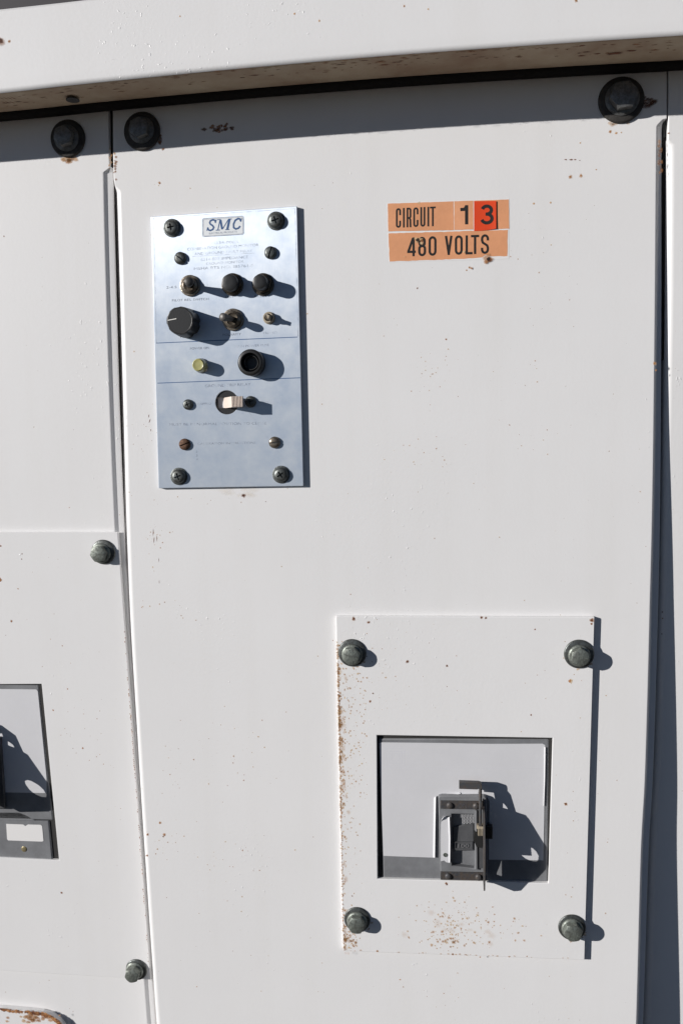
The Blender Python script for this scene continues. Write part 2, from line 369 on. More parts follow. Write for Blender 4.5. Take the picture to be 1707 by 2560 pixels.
# rust bleeding round the shaded bolts and the stain under the hood
for _ in range(20): speck(mb, S, random.gauss(545, 20), random.gauss(321, 4), random.uniform(.4, 1.6), SPK, .07, .8, random.uniform(.25, .55), 1.8)
for _ in range(8): speck(mb, S, random.gauss(562, 6), random.gauss(312, 6), random.uniform(.6, 1.5), SPK, .07, .8, random.uniform(.3, .5))
for _ in range(16): speck(mb, S, random.gauss(1618, 10), random.gauss(252, 5), random.uniform(.8, 2.2), SPK, .07, .7, random.uniform(.2, .45), 1.7)
for _ in range(10): speck(mb, S, random.gauss(397, 4), random.gauss(345, 9), random.uniform(.8, 2), SPK, .07, .7, random.uniform(.25, .5))
for _ in range(8): speck(mb, S, random.gauss(1550, 22), random.gauss(306, 3), random.uniform(.6, 1.6), SPK, .05, .4, .8, 1.2)
# rusty corners where the seams begin
for _ in range(16): speck(mb, S, random.gauss(289, 3), random.gauss(410, 22), random.uniform(.4, 1.3), SPK, .08, .6, random.uniform(.3, .7))
for _ in range(18): speck(mb, S, random.gauss(1648, 3), random.gauss(395, 24), random.uniform(.6, 1.8), SPK, .08, .5, random.uniform(.35, .7), .7)
# water stain below the control panel
for _ in range(8): speck(mb, S, random.uniform(550, 640), random.gauss(1232, 4), random.uniform(1.5, 3), SPK, .04, .10, 1, 2, 0, 11, .8)
cd = mb.build('door', [PAINT, RUST], cab, DOOR.hit(960, 1300)); cd['label'] = 'wide middle door carrying the metal control panel and the orange labels'

def hexbolt(parent, S, px, py, h, washer_r, washer_t, head_r, head_h, rot, m_head, m_wash, ox=0, oy=0, flange=1.25, marks=True, name='bolt', join=False):
    u, v = S.uv(px, py, h)
    hb = MB(); wb = hb if join else MB(); wt = washer_t
    lathe(wb, S, (u, v), [(washer_r*.97, h), (washer_r, h+wt*.35), (washer_r*.97, h+wt*.8), (washer_r*.92, h+wt), (washer_r*.5, h+wt*1.05), (.5, h+wt*1.05)], 48, 1 if join else 0)
    b = h+wt*1.05; hu, hv = u+ox, v+oy
    lathe(hb, S, (hu, hv), [(head_r*flange, b), (head_r*flange, b+.5), (head_r*1.06, b+1.3), (head_r*.93, b+1.5)], 40)
    hx = lambda a: 1.0
    lathe(hb, S, (hu, hv), [(head_r, b+1.2), (head_r, b+head_h-.7)], 6, rot=rot, cap=False)
    # chamfered crown: hexagon corners cut by a cone
    n = 36; A = []; B = []
    for i in range(n):
        a = rot+2*math.pi*i/n; k = math.cos(math.pi/6)/math.cos(((a-rot) % (math.pi/3))-math.pi/6)
        A.append(hb.vert(S.w(hu+head_r*k*math.cos(a), hv+head_r*k*math.sin(a), b+head_h-.7+.62*(1-k)/(1-.866))))
        B.append(hb.vert(S.w(hu+head_r*.83*math.cos(a), hv+head_r*.83*math.sin(a), b+head_h)))
    for i in range(n): j = (i+1) % n; hb.face([A[i], A[j], B[j], B[i]])
    hb.face(B)
    base = [hb.vert(S.w(hu+head_r*math.cos(rot+math.pi/3*i), hv+head_r*math.sin(rot+math.pi/3*i), b+head_h-.7)) for i in range(6)]
    for i in range(6):
        for q_ in range(6): hb.face([base[i], A[(i*6+q_) % n], A[(i*6+q_+1) % n]] if q_ < 3 else [base[(i+1) % 6], A[(i*6+q_) % n], A[(i*6+q_+1) % n]])
        hb.face([base[i], A[(i*6+3) % n], base[(i+1) % 6]])
    if not join: bo = hb.build(name, m_head, parent, S.w(u, v, h))
    if marks:
        mk = hb if join else MB()
        for i in range(6):
            a = rot+math.pi/6+i*math.pi/3; ca, sa = math.cos(a), math.sin(a); w_ = head_r*.045
            pts = [(hu+ca*r_-sa*s_, hv+sa*r_+ca*s_) for r_, s_ in ((head_r*.42, -w_), (head_r*.76, -w_), (head_r*.76, w_), (head_r*.42, w_))]
            slab(mk, S, pts, (), b+head_h-.05, b+head_h+.14)
        for i in (-1, 0, 1):
            slab(mk, S, [(hu+i*head_r*.2-head_r*.06, hv-head_r*.14), (hu+i*head_r*.2+head_r*.06, hv-head_r*.14), (hu+i*head_r*.2+head_r*.06, hv+head_r*.14), (hu+i*head_r*.2-head_r*.06, hv+head_r*.14)], (), b+head_h-.05, b+head_h+.12)
        if not join: mk.build('grade_mark', m_head, bo, None, 0)
    if join: return hb.build(name, [m_head, m_wash], parent, S.w(u, v, h))
    wb.build('washer', m_wash, bo)
    return bo
hexbolt(cd, DOOR, 356, 328, 0, 12.6, 2.0, 6.8, 6.5, .35, BOLTD, RUBBER, .3, .2, 1.28, join=True)
hexbolt(cd, DOOR, 1552, 250, 0, 13.9, 2.0, 8.6, 7, .12, BOLTD, RUBBER, .4, .3, 1.2, join=True)

# left door
lr = lambda y: lerp_poly(LD_RIGHT_TOP, y) if y < 417 else lerp_poly(LD_RIGHT, y)
fl2 = lambda y: .26*lerp_poly([(12, 350), (12, 1500), (10, 2560), (10, 2960)], y)
mb = door(SIDE, lambda y: -1150, lr, True, .7, 300, 415, rows, fl2, 270)
S = SIDE
scatter(mb, S, -300, 440, 270, 1300, 26, .1, .4); scatter(mb, S, 0, 2450, 370, 2560, 14, .1, .35)
for _ in range(14): speck(mb, S, random.gauss(176, 8), random.gauss(398, 3), random.uniform(.8, 2), SPK, .06, .6, random.uniform(.4, .9), 1.4)
for x, y, r in ((10, 590, .6),): speck(mb, S, x, y, r, SPK, .07, 1, .4)
for _ in range(14): speck(mb, S, random.gauss(277, 2), random.gauss(400, 18), random.uniform(.4, 1.1), SPK, .06, .5, random.uniform(.6, .9))
ld = mb.build('door', [PAINT, RUST], cab, SIDE.hit(100, 1300)); ld['label'] = 'left door, set slightly further back than the middle one'
hexbolt(ld, SIDE, 171, 346, 0, 12.3, 2.0, 6.8, 6.5, .28, BOLTD, RUBBER, -.3, -.2, 1.28, join=True)

# right door
mb = door(RSIDE, lambda y: lerp_poly(RD_LEFT, y), lambda y: 3050, True, 0, 346, 100, rows, fl2, 1690)
S = RSIDE
scatter(mb, S, 1672, 440, 1707, 2560, 10, .1, .3)
for x, y, r in ((1671, 332, .8), (1655, 1530, .6), (1656, 1546, .6), (1654, 1585, .5)): speck(mb, S, x, y, r, SPK, .07, .9, .4)
rd = mb.build('door', [PAINT, RUST], cab, RSIDE.hit(1700, 1300)); rd['label'] = 'right door of which only a narrow strip shows'

# black strips added in the seams, standing in for the shade of the gaps
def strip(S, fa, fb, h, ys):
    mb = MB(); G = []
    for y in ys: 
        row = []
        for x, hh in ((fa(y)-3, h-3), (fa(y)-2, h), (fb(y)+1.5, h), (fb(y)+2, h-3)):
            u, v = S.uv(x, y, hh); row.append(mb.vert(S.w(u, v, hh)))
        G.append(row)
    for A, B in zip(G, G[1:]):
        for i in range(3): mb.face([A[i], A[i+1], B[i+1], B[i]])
    mb.build('seam_shade_strip', mat('seam shade black', (.012, .010, .009), .85), cab)
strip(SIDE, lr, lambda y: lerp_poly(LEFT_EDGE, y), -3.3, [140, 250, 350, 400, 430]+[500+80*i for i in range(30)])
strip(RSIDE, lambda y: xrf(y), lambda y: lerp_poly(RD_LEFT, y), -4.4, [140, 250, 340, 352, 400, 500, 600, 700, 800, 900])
# ------------------------------------------------------------------ hood
FE = smooth_poly([(-900, 325), (-400, 272), (0, 231), (150, 214), (300, 198.5), (600, 169), (1000, 134.5), (1400, 106), (1707, 86), (2100, 62), (2700, 28)], 0)
mb = MB(); G = []
HR = 3.0
backz = DOOR.hit(850, 236).z
TOPL = [(-900, 118), (0, 18), (165, 0), (900, -88), (2700, -260)]
for x, y in FE:
    p = HOODF.hit(x, y); zb = p.z
    row = []
    ztop = HOODF.hit(x, lerp_poly(TOPL, x, 0)).z
    row.append(Vector((p.x, -9, ztop+.5))); row.append(Vector((p.x, p.y+2, ztop))); row.append(Vector((p.x, p.y, ztop-2)))
    for i in range(1, 8): row.append(Vector((p.x, p.y, ztop-2+(zb+HR-ztop+2)*i/8)))
    for i in range(7):
        t = math.pi/2*i/6; row.append(Vector((p.x, p.y+HR*(1-math.cos(t)), zb+HR-HR*math.sin(t))))
    row.append(Vector((p.x, -34, zb)))
    for q_ in range(1, 7): row.append(Vector((p.x, -34+24.5*math.sin(q_*.2618), zb+7*(1-math.cos(q_*.2618)))))
    row.append(Vector((p.x, -9.3, zb+12)))
    G.append([mb.vert(v) for v in row])
for A, B in zip(G, G[1:]):
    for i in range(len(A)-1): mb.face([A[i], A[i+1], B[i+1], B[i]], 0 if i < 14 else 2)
pa = HOODF.hit(0, 231); pb = HOODF.hit(1707, 86)
slope = (pb.z-pa.z)/(pb.x-pa.x)
UNDER = Surf((0, -HD, pa.z-slope*pa.x), (slope, 0, -1)); UNDER.U = Vector((1, 0, slope)).normalized(); UNDER.N = Vector((slope, 0, -1)).normalized(); UNDER.V = Vector((0, 1, 0))
FEH = [HOODF.hit(x, y) for x, y in FE]
def settle(n0):          # lay the spots on the curved underside
    for k in range(n0, len(mb.v)):
        p = mb.v[k]
        for a, b_ in zip(FEH, FEH[1:]):
            if a.x <= p.x <= b_.x:
                z = a.z+(b_.z-a.z)*(p.x-a.x)/(b_.x-a.x); q_ = min(1, max(0, (p.y+34)/24.5)); p.z = z-.12+7*(1-math.sqrt(1-q_*q_)); break
def uspeck(x, y, r, tone, asp, wear=.8): 
    n0 = len(mb.v); speck(mb, UNDER, x, y, r, SPK, 0, wear, tone, asp, 0); settle(n0)
for _ in range(120):
    x = random.uniform(0, 1700); y0 = lerp_poly(FE, x, 0); t = random.random()
    uspeck(x, y0+14+26*t, random.uniform(.3, 1.1), random.uniform(.15, .45), random.uniform(1.5, 4), random.uniform(.3, .8))
for _ in range(60):
    x = random.uniform(60, 1700); y0 = lerp_poly(FE, x, 0)
    uspeck(x, y0+12+random.uniform(0, 5), random.uniform(.3, .6), random.uniform(.3, .5), random.uniform(3, 7), .6)
for x, dy, r, a_ in ((1535, 38, 2.2, 2.4), (1580, 33, 1.3, 3), (1455, 15, .9, 3), (1492, 37, 1.2, 2), (1455, 40, 1.2, 2), (290, 28, .8, 4)): uspeck(x, lerp_poly(FE, x, 0)+dy, r, .22, a_, 1)
for i in range(7): n0 = len(mb.v); speck(mb, UNDER, 4+i*5, 244+(i % 2)*10, .5, SPK, 0, .9, .25, 5, 1.1); settle(n0)
for x, y, r, t in ((2, 101, 2.2, .12), (23, 102, .8, .4), (1440, 0, .8, .4), (450, 39, .5, .6), (736, 33, .6, .6), (798, 51, .6, .6), (1010, 14, .6, .4), (1070, 21, .5, .7)):
    speck(mb, HOODF, x, y, r*1.5, SPK, .06, .55, min(1, t+.3)); speck(mb, HOODF, x, y, r*.8, SPK, .09, 1, t)
UNDP = mat('dirty paint darkened for shade', (.40, .315, .215), .6, 0, .2, 520, 0, 22, col2=(.26, .165, .10))  # rusty dirt brown, darkened further to deepen the shade under the hood
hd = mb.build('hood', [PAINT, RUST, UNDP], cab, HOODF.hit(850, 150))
sb_ = MB(); G = []
for x, y in FE:
    p = HOODF.hit(x, y); G.append([sb_.vert((p.x, yy, p.z+zz)) for yy, zz in ((-5.5, 9), (-5.5, 6), (-4, 4), (-2, 2.6), (-.3, 2.4), (-.3, 9))])
for A, B in zip(G, G[1:]):
    for i in range(5): sb_.face([A[i], A[i+1], B[i+1], B[i]])
sb_.build('cavity_shade_strip', mat('cavity shade black', (.012, .011, .010), .8), hd)  # black strip added for the shaded cavity behind the underside
hb = MB(); c = UNDER.uv(182, 249, .3)
slab(hb, UNDER, circ(c, 4.2, 24), (), .1, .5)  # flat black disc, its colour stands in for the shade in a hole
hb.build('hole', DARKIN, hd)

# cabinet body behind the doors and the dark upper panel seen past the hood's top edge
cb = cab
mb = MB()
boxuv(mb, DOOR, (-600, -700), (600, 280), -160, -34); mb.build('carcass', DARKIN, cb)
mb = MB(); boxuv(mb, DOOR, (-600, 285), (600, 640), -160, 8); mb.build('upper_panel', ROOFD, cb)

# ------------------------------------------------------------------ text
def text_tris(s, shear=0, bold=0):
    cu = bpy.data.curves.new('t', 'FONT'); cu.body = s; cu.size = 1; cu.shear = shear; cu.offset = bold; cu.resolution_u = 3
    o = bpy.data.objects.new('t', cu); COL.objects.link(o)
    me = bpy.data.meshes.new_from_object(o.evaluated_get(bpy.context.evaluated_depsgraph_get()))
    vs = [(v.co.x, v.co.y) for v in me.vertices]; fs = [tuple(p.vertices) for p in me.polygons]
    bpy.data.objects.remove(o); bpy.data.curves.remove(cu); bpy.data.meshes.remove(me)
    return vs, fs
def text(mb, S, s, x0, y0, x1, y1, cap, h, ox, oy, sc, shear=0, bold=0, m=0, baseref=None):
    """lay a line of lettering from (x0,y0) to (x1,y1) (baseline) with capital height cap, measured in a zoomed crop"""
    vs, fs = text_tris(s, shear, bold)
    xa = min(v[0] for v in vs); xb = max(v[0] for v in vs); ch = .729
    b = len(mb.v)
    for x, y in vs:
        t = (x-xa)/(xb-xa); X = x0+(x1-x0)*t; Y = y0+(y1-y0)*t-y/ch*cap
        u, v = S.uv(ox+X*sc, oy+Y*sc, h); mb.vert(S.w(u, v, h))
    for f in fs: mb.face([b+i for i in f], m)

def arc(cx, cy, rx, ry, a0, a1, n=8): return [(cx+rx*math.cos(math.radians(a0+(a1-a0)*i/n)), cy-ry*math.sin(math.radians(a0+(a1-a0)*i/n))) for i in range(n+1)]
def glyph(ch, x0, yt, x1, yb, s):
    """condensed poster letters as centre-line strokes, y down"""
    l, r, t, b = x0+s/2, x1-s/2, yt+s/2, yb-s/2; cx = (l+r)/2; cy = (t+b)/2; rx = (r-l)/2; ry = rx*1.15; H = yb-yt
    if ch == 'I': return [[(cx, yt), (cx, yb)]]
    if ch == 'C': return [arc(cx, t+ry, rx, ry, 0, 180)[0:0]+[(r, yt+H*.36)]+arc(cx, t+ry, rx, ry, 0, 180)+arc(cx, b-ry, rx, ry, 180, 360)+[(r, yb-H*.36)]]
    if ch == 'R': return [[(l, yb), (l, yt)], [(l, t)]+[(cx, t)]+arc(cx, t+rx, rx, rx, 90, 0, 5)+arc(cx, yt+H*.52-rx, rx, rx, 0, -90, 5)+[(l, yt+H*.52)], [(cx+rx*.25, yt+H*.52), (r-rx*.1, yt+H*.62), (r, yb)]]
    if ch == 'U': return [[(l, yt)]+arc(cx, b-ry, rx, ry, 180, 360)+[(r, yt)]]
    if ch == 'T': return [[(x0, t), (x1, t)], [(cx, t), (cx, yb)]]
    if ch in 'O0': return [arc(cx, t+ry, rx, ry, 0, 180)+arc(cx, b-ry, rx, ry, 180, 360)+[(r, t+ry)]]
    if ch == 'L': return [[(l, yt), (l, yb)], [(l, b), (x1, b)]]
    if ch == 'V': return [[(l-s*.02, yt), (cx, yb-s*.5)], [(r, yt), (cx, yb-s*.5)], [(cx-s*.01, yb-s*.9), (cx, yb)]]
    if ch == '4':
        vx = x0+(x1-x0)*.74; return [[(vx, yt), (vx, yb)], [(vx-s*.2, yt+s*.3), (l, yb-H*.26)], [(x0, yb-H*.24), (x1, yb-H*.24)]]
    if ch == '8':
        m = yt+H*.47; k = .88; return [arc(cx, t+ry*.9, rx*k, ry*.9, 0, 180)+arc(cx, m-ry*.8, rx*k, ry*.8, 180, 360)+[(cx+rx*k, t+ry*.9)], arc(cx, m+ry*.8, rx, ry*.8, 0, 180)+arc(cx, b-ry, rx, ry, 180, 360)+[(r, m+ry*.8)]]
    if ch == 'S':
        return [[(r, yt+H*.32)]+arc(cx, t+ry, rx, ry, 0, 180)+[(l, yt+H*.30), (l+rx*.25, yt+H*.42), (r-rx*.25, yt+H*.57), (r, yt+H*.69)]+arc(cx, b-ry, rx, ry, 360, 180)+[(l, yb-H*.32)]]
    if ch == '1': return [[(r, yt), (r, yb)], [(r, yt+H*.18), (cx+rx*.1, yt+H*.215), (x0, yt+H*.225)], [(r-s*.1, yt+H*.08), (cx+rx*.3, yt+H*.2)]]
    if ch == '3':
        m = yt+H*.48; q = (m-t)/2; q2 = (b-m)/2
        return [arc(cx-.02, t+q, rx*.88, q, 165, -90, 12)+[(cx-rx*.25, m)], [(cx-rx*.25, m)]+arc(cx, m+q2, rx, q2, 90, -165, 12)]
def ribbon(mb, S, pts, s, h, tf, m=0):
    P = []
    for p in pts:
        if not P or math.hypot(p[0]-P[-1][0], p[1]-P[-1][1]) > .5: P.append(p)
    closed = math.hypot(P[0][0]-P[-1][0], P[0][1]-P[-1][1]) < .6
    L = []
    for i in range(len(P)):
        a = P[i-1] if i else (P[-2] if closed else P[0]); c = P[i+1] if i < len(P)-1 else (P[1] if closed else P[-1])
        if a == P[i]: a = (2*P[i][0]-c[0], 2*P[i][1]-c[1])
        if c == P[i]: c = (2*P[i][0]-a[0], 2*P[i][1]-a[1])
        d1 = Vector((P[i][0]-a[0], P[i][1]-a[1])).normalized(); d2 = Vector((c[0]-P[i][0], c[1]-P[i][1])).normalized()
        t = (d1+d2).normalized(); n = Vector((-t.y, t.x)); k = s/2/max(.5, n.dot(Vector((-d1.y, d1.x))))
        pr = []
        for sg in (-1, 1):
            u, v = tf(P[i][0]+n.x*k*sg, P[i][1]+n.y*k*sg); pr.append(mb.vert(S.w(u, v, h)))
        L.append(pr)
    for A, B in zip(L, L[1:]): mb.face([A[0], B[0], B[1], A[1]], m)

# ------------------------------------------------------------------ orange stickers
Z = (940, 470, .2296)
def zq(pts, h): return DOOR.uvs(pts, h, *Z[:2], Z[2])
def rough_edge(pts, amp=1.5, step=40):
    out = []
    for i in range(len(pts)):
        a, b = pts[i], pts[(i+1) % len(pts)]; n = max(1, int(math.hypot(b[0]-a[0], b[1]-a[1])/step))
        for k in range(n):
            t = k/n; j = amp if k else 0; out.append((a[0]+(b[0]-a[0])*t+random.uniform(-j, j), a[1]+(b[1]-a[1])*t+random.uniform(-j, j)))
    return out
def letters(mb, word, s, sl, xr, h0):
    for i, (ch, x0, yt, x1, yb) in enumerate(word):
        for j, st in enumerate(glyph(ch, x0, yt, x1, yb, s)):
            h = h0+.006*(j+1)
            xc = (x0+x1)/2
            ribbon(mb, DOOR, [(p[0], p[1]+(p[0]-xc)*sl) for p in st], s, h, lambda X, Y: DOOR.uv(Z[0]+X*Z[2], Z[1]+Y*Z[2], h))
lb = thing('circuit_label', 'faded orange sticker reading CIRCUIT 1 in black condensed letters, upper of the two', 'label', DOOR.hit(1120, 545))
mb = MB(); slab(mb, DOOR, zq(rough_edge([(123, 162), (1449, 116), (1452, 442), (129, 470)]), 0), (), 0, .10, 1)
slab(mb, DOOR, zq(rough_edge([(126, 166), (843, 141), (846, 455), (132, 468)]), .14), (), .09, .14, 0)
slab(mb, DOOR, zq(rough_edge([(849, 140), (1058, 134), (1060, 447), (850, 453)]), .15), (), .09, .15, 2)
slab(mb, DOOR, zq(rough_edge([(1064, 134), (1444, 120), (1449, 439), (1066, 449)]), .14), (), .09, .14, 0)
for x, y, r, t in ((465, 160, 1.2, 1), (640, 205, .4, .2)): speck(mb, DOOR, Z[0]+x*Z[2], Z[1]+y*Z[2], r, 3, .2, .6, t)
mb.build('sticker', [ORANGE, WHITEV, ORANGE2, RUST], lb, None, 0)
mb = MB(); word = []
for ch, x0, x1 in (('C', 215, 271), ('I', 291, 312), ('R', 331, 384), ('C', 404, 461), ('U', 481, 536), ('I', 558, 578), ('T', 585, 649)):
    xc = (x0+x1)/2; yb = 430-(xc-240)*.0465; word.append((ch, x0, yb-214, x1, yb))
letters(mb, word, 20, -.04, 0, .15); letters(mb, [('1', 916, 183, 1003, 393)], 36, -.02, 0, .16)
mb.build('lettering', BLACKI, lb, None, 0)
lv = thing('voltage_label', 'faded orange sticker reading 480 VOLTS in black letters, lower of the two', 'label', DOOR.hit(1120, 610))
mb = MB(); slab(mb, DOOR, zq(rough_edge([(130, 482), (1443, 447), (1445, 768), (141, 804)]), 0), (), 0, .10, 1)
slab(mb, DOOR, zq(rough_edge([(134, 491), (1434, 452), (1427, 738), (1260, 742), (1190, 722), (1150, 752), (960, 768), (147, 797)], 3), .14), (), .09, .14, 0)
st_ = mb
mb = MB()
W4 = [('4', 338, 535, 432, 741), ('8', 457, 528, 544, 740), ('0', 570, 521, 658, 735), ('V', 748, 517, 832, 726), ('O', 856, 512, 943, 724), ('L', 973, 511, 1050, 720), ('T', 1032, 507, 1122, 716), ('S', 1140, 500, 1229, 715)]
letters(mb, W4, 26, -.03, 0, .15)
mb.build('lettering', BLACKI, lv, None, 0)
mb = st_      # worn hole over the 8 and the rusted hole at the lower edge
px = lambda x, y: (Z[0]+x*Z[2], Z[1]+y*Z[2])
for x, y, r, t, w_ in ((450, 560, 2.2, .95, .9), (452, 566, 1.5, .02, 1), (492, 560, 1.3, .9, .9), (495, 570, 1.2, .35, .8), (490, 600, 1.1, .95, .8), (955, 695, 1.1, .95, .8), (1215, 770, 3.6, .6, .6), (1222, 776, 2.2, .3, .95), (1222, 773, 1.4, .0, 1), (1035, 872, .9, .5, .9), (1195, 800, 1.5, .5, .7), (308, 745, .4, 1, .9)):
    speck(mb, DOOR, *px(x, y), r, 2, .2+.0006*len(mb.v), w_, t, 1.0, 0, 11, .4)
mb.build('sticker', [ORANGE, WHITEV, RUST], lv, None, 0)
dt = thing('digit_label', 'small bright red square sticker with a black 3, its right edge curling up', 'label', DOOR.hit(1215, 540))
mb = MB(); n = 14; G = []
for i in range(n+1):
    t = i/n; row = []
    for j in range(n+1):
        s_ = j/n; X = 1066+(1306-1066)*t; Y = (140-4*t)+((464-26*t*t)-(140-4*t))*s_
        h = .3+.15*t+0.45*t**4*(.75+.5*s_*s_)
        u, v = DOOR.uv(Z[0]+X*Z[2], Z[1]+Y*Z[2], h); row.append(DOOR.w(u, v, h))
    G.append(row)
I = [[mb.vert(p) for p in r_] for r_ in G]; J = [[mb.vert(p+Vector((0, .12, 0))) for p in r_] for r_ in G]
for i in range(n):
    for j in range(n): mb.face([I[i][j], I[i+1][j], I[i+1][j+1], I[i][j+1]]); mb.face([J[i][j], J[i][j+1], J[i+1][j+1], J[i+1][j]])
for i in range(n): mb.face([I[i][0], J[i][0], J[i+1][0], I[i+1][0]]); mb.face([I[i][n], I[i+1][n], J[i+1][n], J[i][n]]); mb.face([I[n][i], J[n][i], J[n][i+1], I[n][i+1]]); mb.face([I[0][i], I[0][i+1], J[0][i+1], J[0][i]])
mb.build('sticker', REDV, dt)
mb = MB()
def tf3(X, Y):
    t = (X-1066)/240; h = .3+.15*t+0.45*max(0, t)**4*(.75+.5*((Y-140)/320)**2)+.06
    return h
for j, st in enumerate(glyph('3', 1130, 175, 1279, 394, 36)):
    P = [(p[0], p[1]-(p[0]-1204)*.02) for p in st]; b = len(mb.v)
    ribbon(mb, DOOR, P, 36, 0, lambda X, Y: (X, Y))
    for k in range(b, len(mb.v)):
        X, Y = mb.v[k].x, mb.v[k].z; h = tf3(X, Y)+.01*j; u, v = DOOR.uv(Z[0]+X*Z[2], Z[1]+Y*Z[2], h); mb.v[k] = DOOR.w(u, v, h)
mb.build('lettering', BLACKI, dt, None, 0)

# ------------------------------------------------------------------ control panel
TH = 2.8
S = DOOR
Z1 = (360, 500, .28061); Z2 = (360, 820, .28061)
def c1(x, y, h=TH): return S.uv(Z1[0]+x*Z1[2], Z1[1]+y*Z1[2], h)
def c2(x, y, h=TH): return S.uv(Z2[0]+x*Z2[2], Z2[1]+y*Z2[2], h)
cp = thing('control_panel', 'brushed metal relay panel with switches, knob, lamp and screws, worn lettering under a blue logo', 'control panel', S.hit(570, 1210))
mb = MB(); corners = [S.uv(377.4, 540.7, TH), S.uv(742, 514, TH), S.uv(758.5, 1215, TH), S.uv(396.5, 1220.7, TH)]
hole = circ(c2(738, 662), 8.0, 40)
slab(mb, S, corners, [hole], 0.05, TH)
mb.build('face_plate', ALU, cp, None, 0, .35)
mb = MB()
def line(P, Q, wd, cv, m=0, h=TH+.05):
    a, b = cv(*P, h), cv(*Q, h); d = Vector((b[0]-a[0], b[1]-a[1])).normalized(); n = Vector((-d.y, d.x))*wd/2
    mb.face([mb.vert(S.w(x+sx*n.x, y+sx*n.y, h)) for (x, y), sx in ((a, -1), (b, -1), (b, 1), (a, 1))], m)
T1 = lambda s, x0, y0, x1, y1, cap=21, m=0: text(mb, S, s, x0, y0, x1, y1, cap, TH+.05, *Z1, m=m)
T2 = lambda s, x0, y0, x1, y1, cap=21, m=0: text(mb, S, s, x0, y0, x1, y1, cap, TH+.05, *Z2, m=m)
T1('04334-000A', 585, 392, 845, 381, 24); T1('COMBINATION GROUND MONITOR', 385, 448, 1020, 408, 25); T1('AND GROUND FAULT RELAY', 450, 489, 965, 459, 24)
T1('6314-023 IMPEDANCE', 505, 541, 930, 515, 25); T1('GROUND MONITOR', 553, 576, 888, 556, 23); T1('MSHA BTS NO. IB5761-0', 445, 622, 975, 592, 25)
T1('2-4.5', 200, 788, 290, 782, 22, 1); T1('.5-2', 505, 770, 572, 762, 20); T1('PILOT RES. SWITCH', 250, 902, 576, 889, 21, 1); T1('TEST', 718, 872, 800, 868, 20, 1); T1('RESET', 985, 866, 1098, 861, 20, 1)
T1('POT', 325, 1228, 386, 1226, 21, 1); T1('POLARITY', 702, 1210, 863, 1202, 22, 1); T1('TRIPPED', 1055, 1194, 1189, 1189, 21, 0)
T1('POWER ON', 410, 1332, 580, 1325, 21, 1); T1('MAIN POWER FUSE', 808, 1314, 1112, 1299, 21, 0)
T2('GROUND TRIP RELAY', 543, 528, 950, 512, 26, 0); T2('TRIPPED', 472, 684, 600, 681, 19, 0); T2('NORMAL', 1020, 669, 1138, 665, 19, 0)
T2('MUST BE IN NORMAL POSITION TO CLOSE', 226, 869, 1090, 858, 23, 0)
T2('CALIBRATION INSTRUCTIONS', 475, 1040, 995, 1030, 20, 0); T2('2', 462, 1112, 476, 1112, 20); T2('3', 464, 1145, 478, 1145, 20); T2('4', 464, 1178, 480, 1178, 20)
line((430, 500), (985, 470), .18, c1, 0)
line((108, 1273), (1366, 1219), .5, c1, 2); line((120, 490), (1392, 442), .5, c2, 2)
line((82, 158), (1345, 74), .22, c1, 0); line((84, 158), (112, 1270), .2, c1, 0); line((1345, 74), (1372, 1215), .25, c1, 0)
mb.build('lettering', [INKF, INKD, INKB], cp, None, 0)
# logo: heavy slanted serif initials in a double rounded frame
mb = MB()
def l1(X, Y): return c1(X, Y, TH+.06)
def rr(x0, y0, x1, y1, r, sl):
    p = []
    for cx, cy, a in ((x1-r, y0+r, 0), (x0+r, y0+r, 90), (x0+r, y1-r, 180), (x1-r, y1-r, 270)): p += arc(cx, cy, r, r, a, a+90, 4)
    p.append(p[0]); return [(x, y+(x-x0)*sl) for x, y in p]
slab(mb, S, [l1(*p) for p in rr(524, 164, 884, 323, 14, -.062)[:-1]], (), TH+.01, TH+.035, 2)
ribbon(mb, S, rr(520, 162, 888, 326, 14, -.062), 4, TH+.06, l1, 1); ribbon(mb, S, rr(530, 170, 880, 318, 10, -.062), 2.2, TH+.07, l1, 1)
def stroke(pts, s, k=0): ribbon(mb, S, [(x, y-(x-700)*.055) for x, y in pts], s, TH+.06+.006*k, l1, 0)
sh = lambda x, y: (x-(y-215)*.22, y)
def strk(pts, s, k=0): stroke([sh(*p) for p in pts], s, k)
# S
strk([(632, 195), (626, 176), (604, 168), (584, 176), (580, 192), (590, 207), (612, 220), (626, 236), (622, 254), (602, 263), (582, 256), (572, 236)], 15)
strk([(635, 168), (633, 200)], 6, 1); strk([(570, 232), (570, 264)], 6, 2)
# M
strk([(668, 172), (668, 262)], 9, 1); strk([(672, 174), (706, 258)], 19, 2); strk([(742, 174), (708, 258)], 8, 3); strk([(752, 172), (752, 262)], 20, 4)
for x in (658, 756): strk([(x-16, 170), (x+16, 170)], 7, 5)
for x in (668, 752): strk([(x-18, 263), (x+20, 263)], 7, 6)
# C
strk([(858, 196), (848, 176), (828, 170), (806, 184), (798, 216), (806, 248), (828, 262), (850, 256), (862, 238)], 16); strk([(862, 168), (860, 202)], 6, 1)
text(mb, S, 'ELECTRICAL PRODUCTS', 580, 303, 828, 287, 17, TH+.06, *Z1, m=1)
mb.build('logo', [INKB, INKM, mat('pale anodised field', (.76, .79, .81), .5, 0)], cp, None, 0)

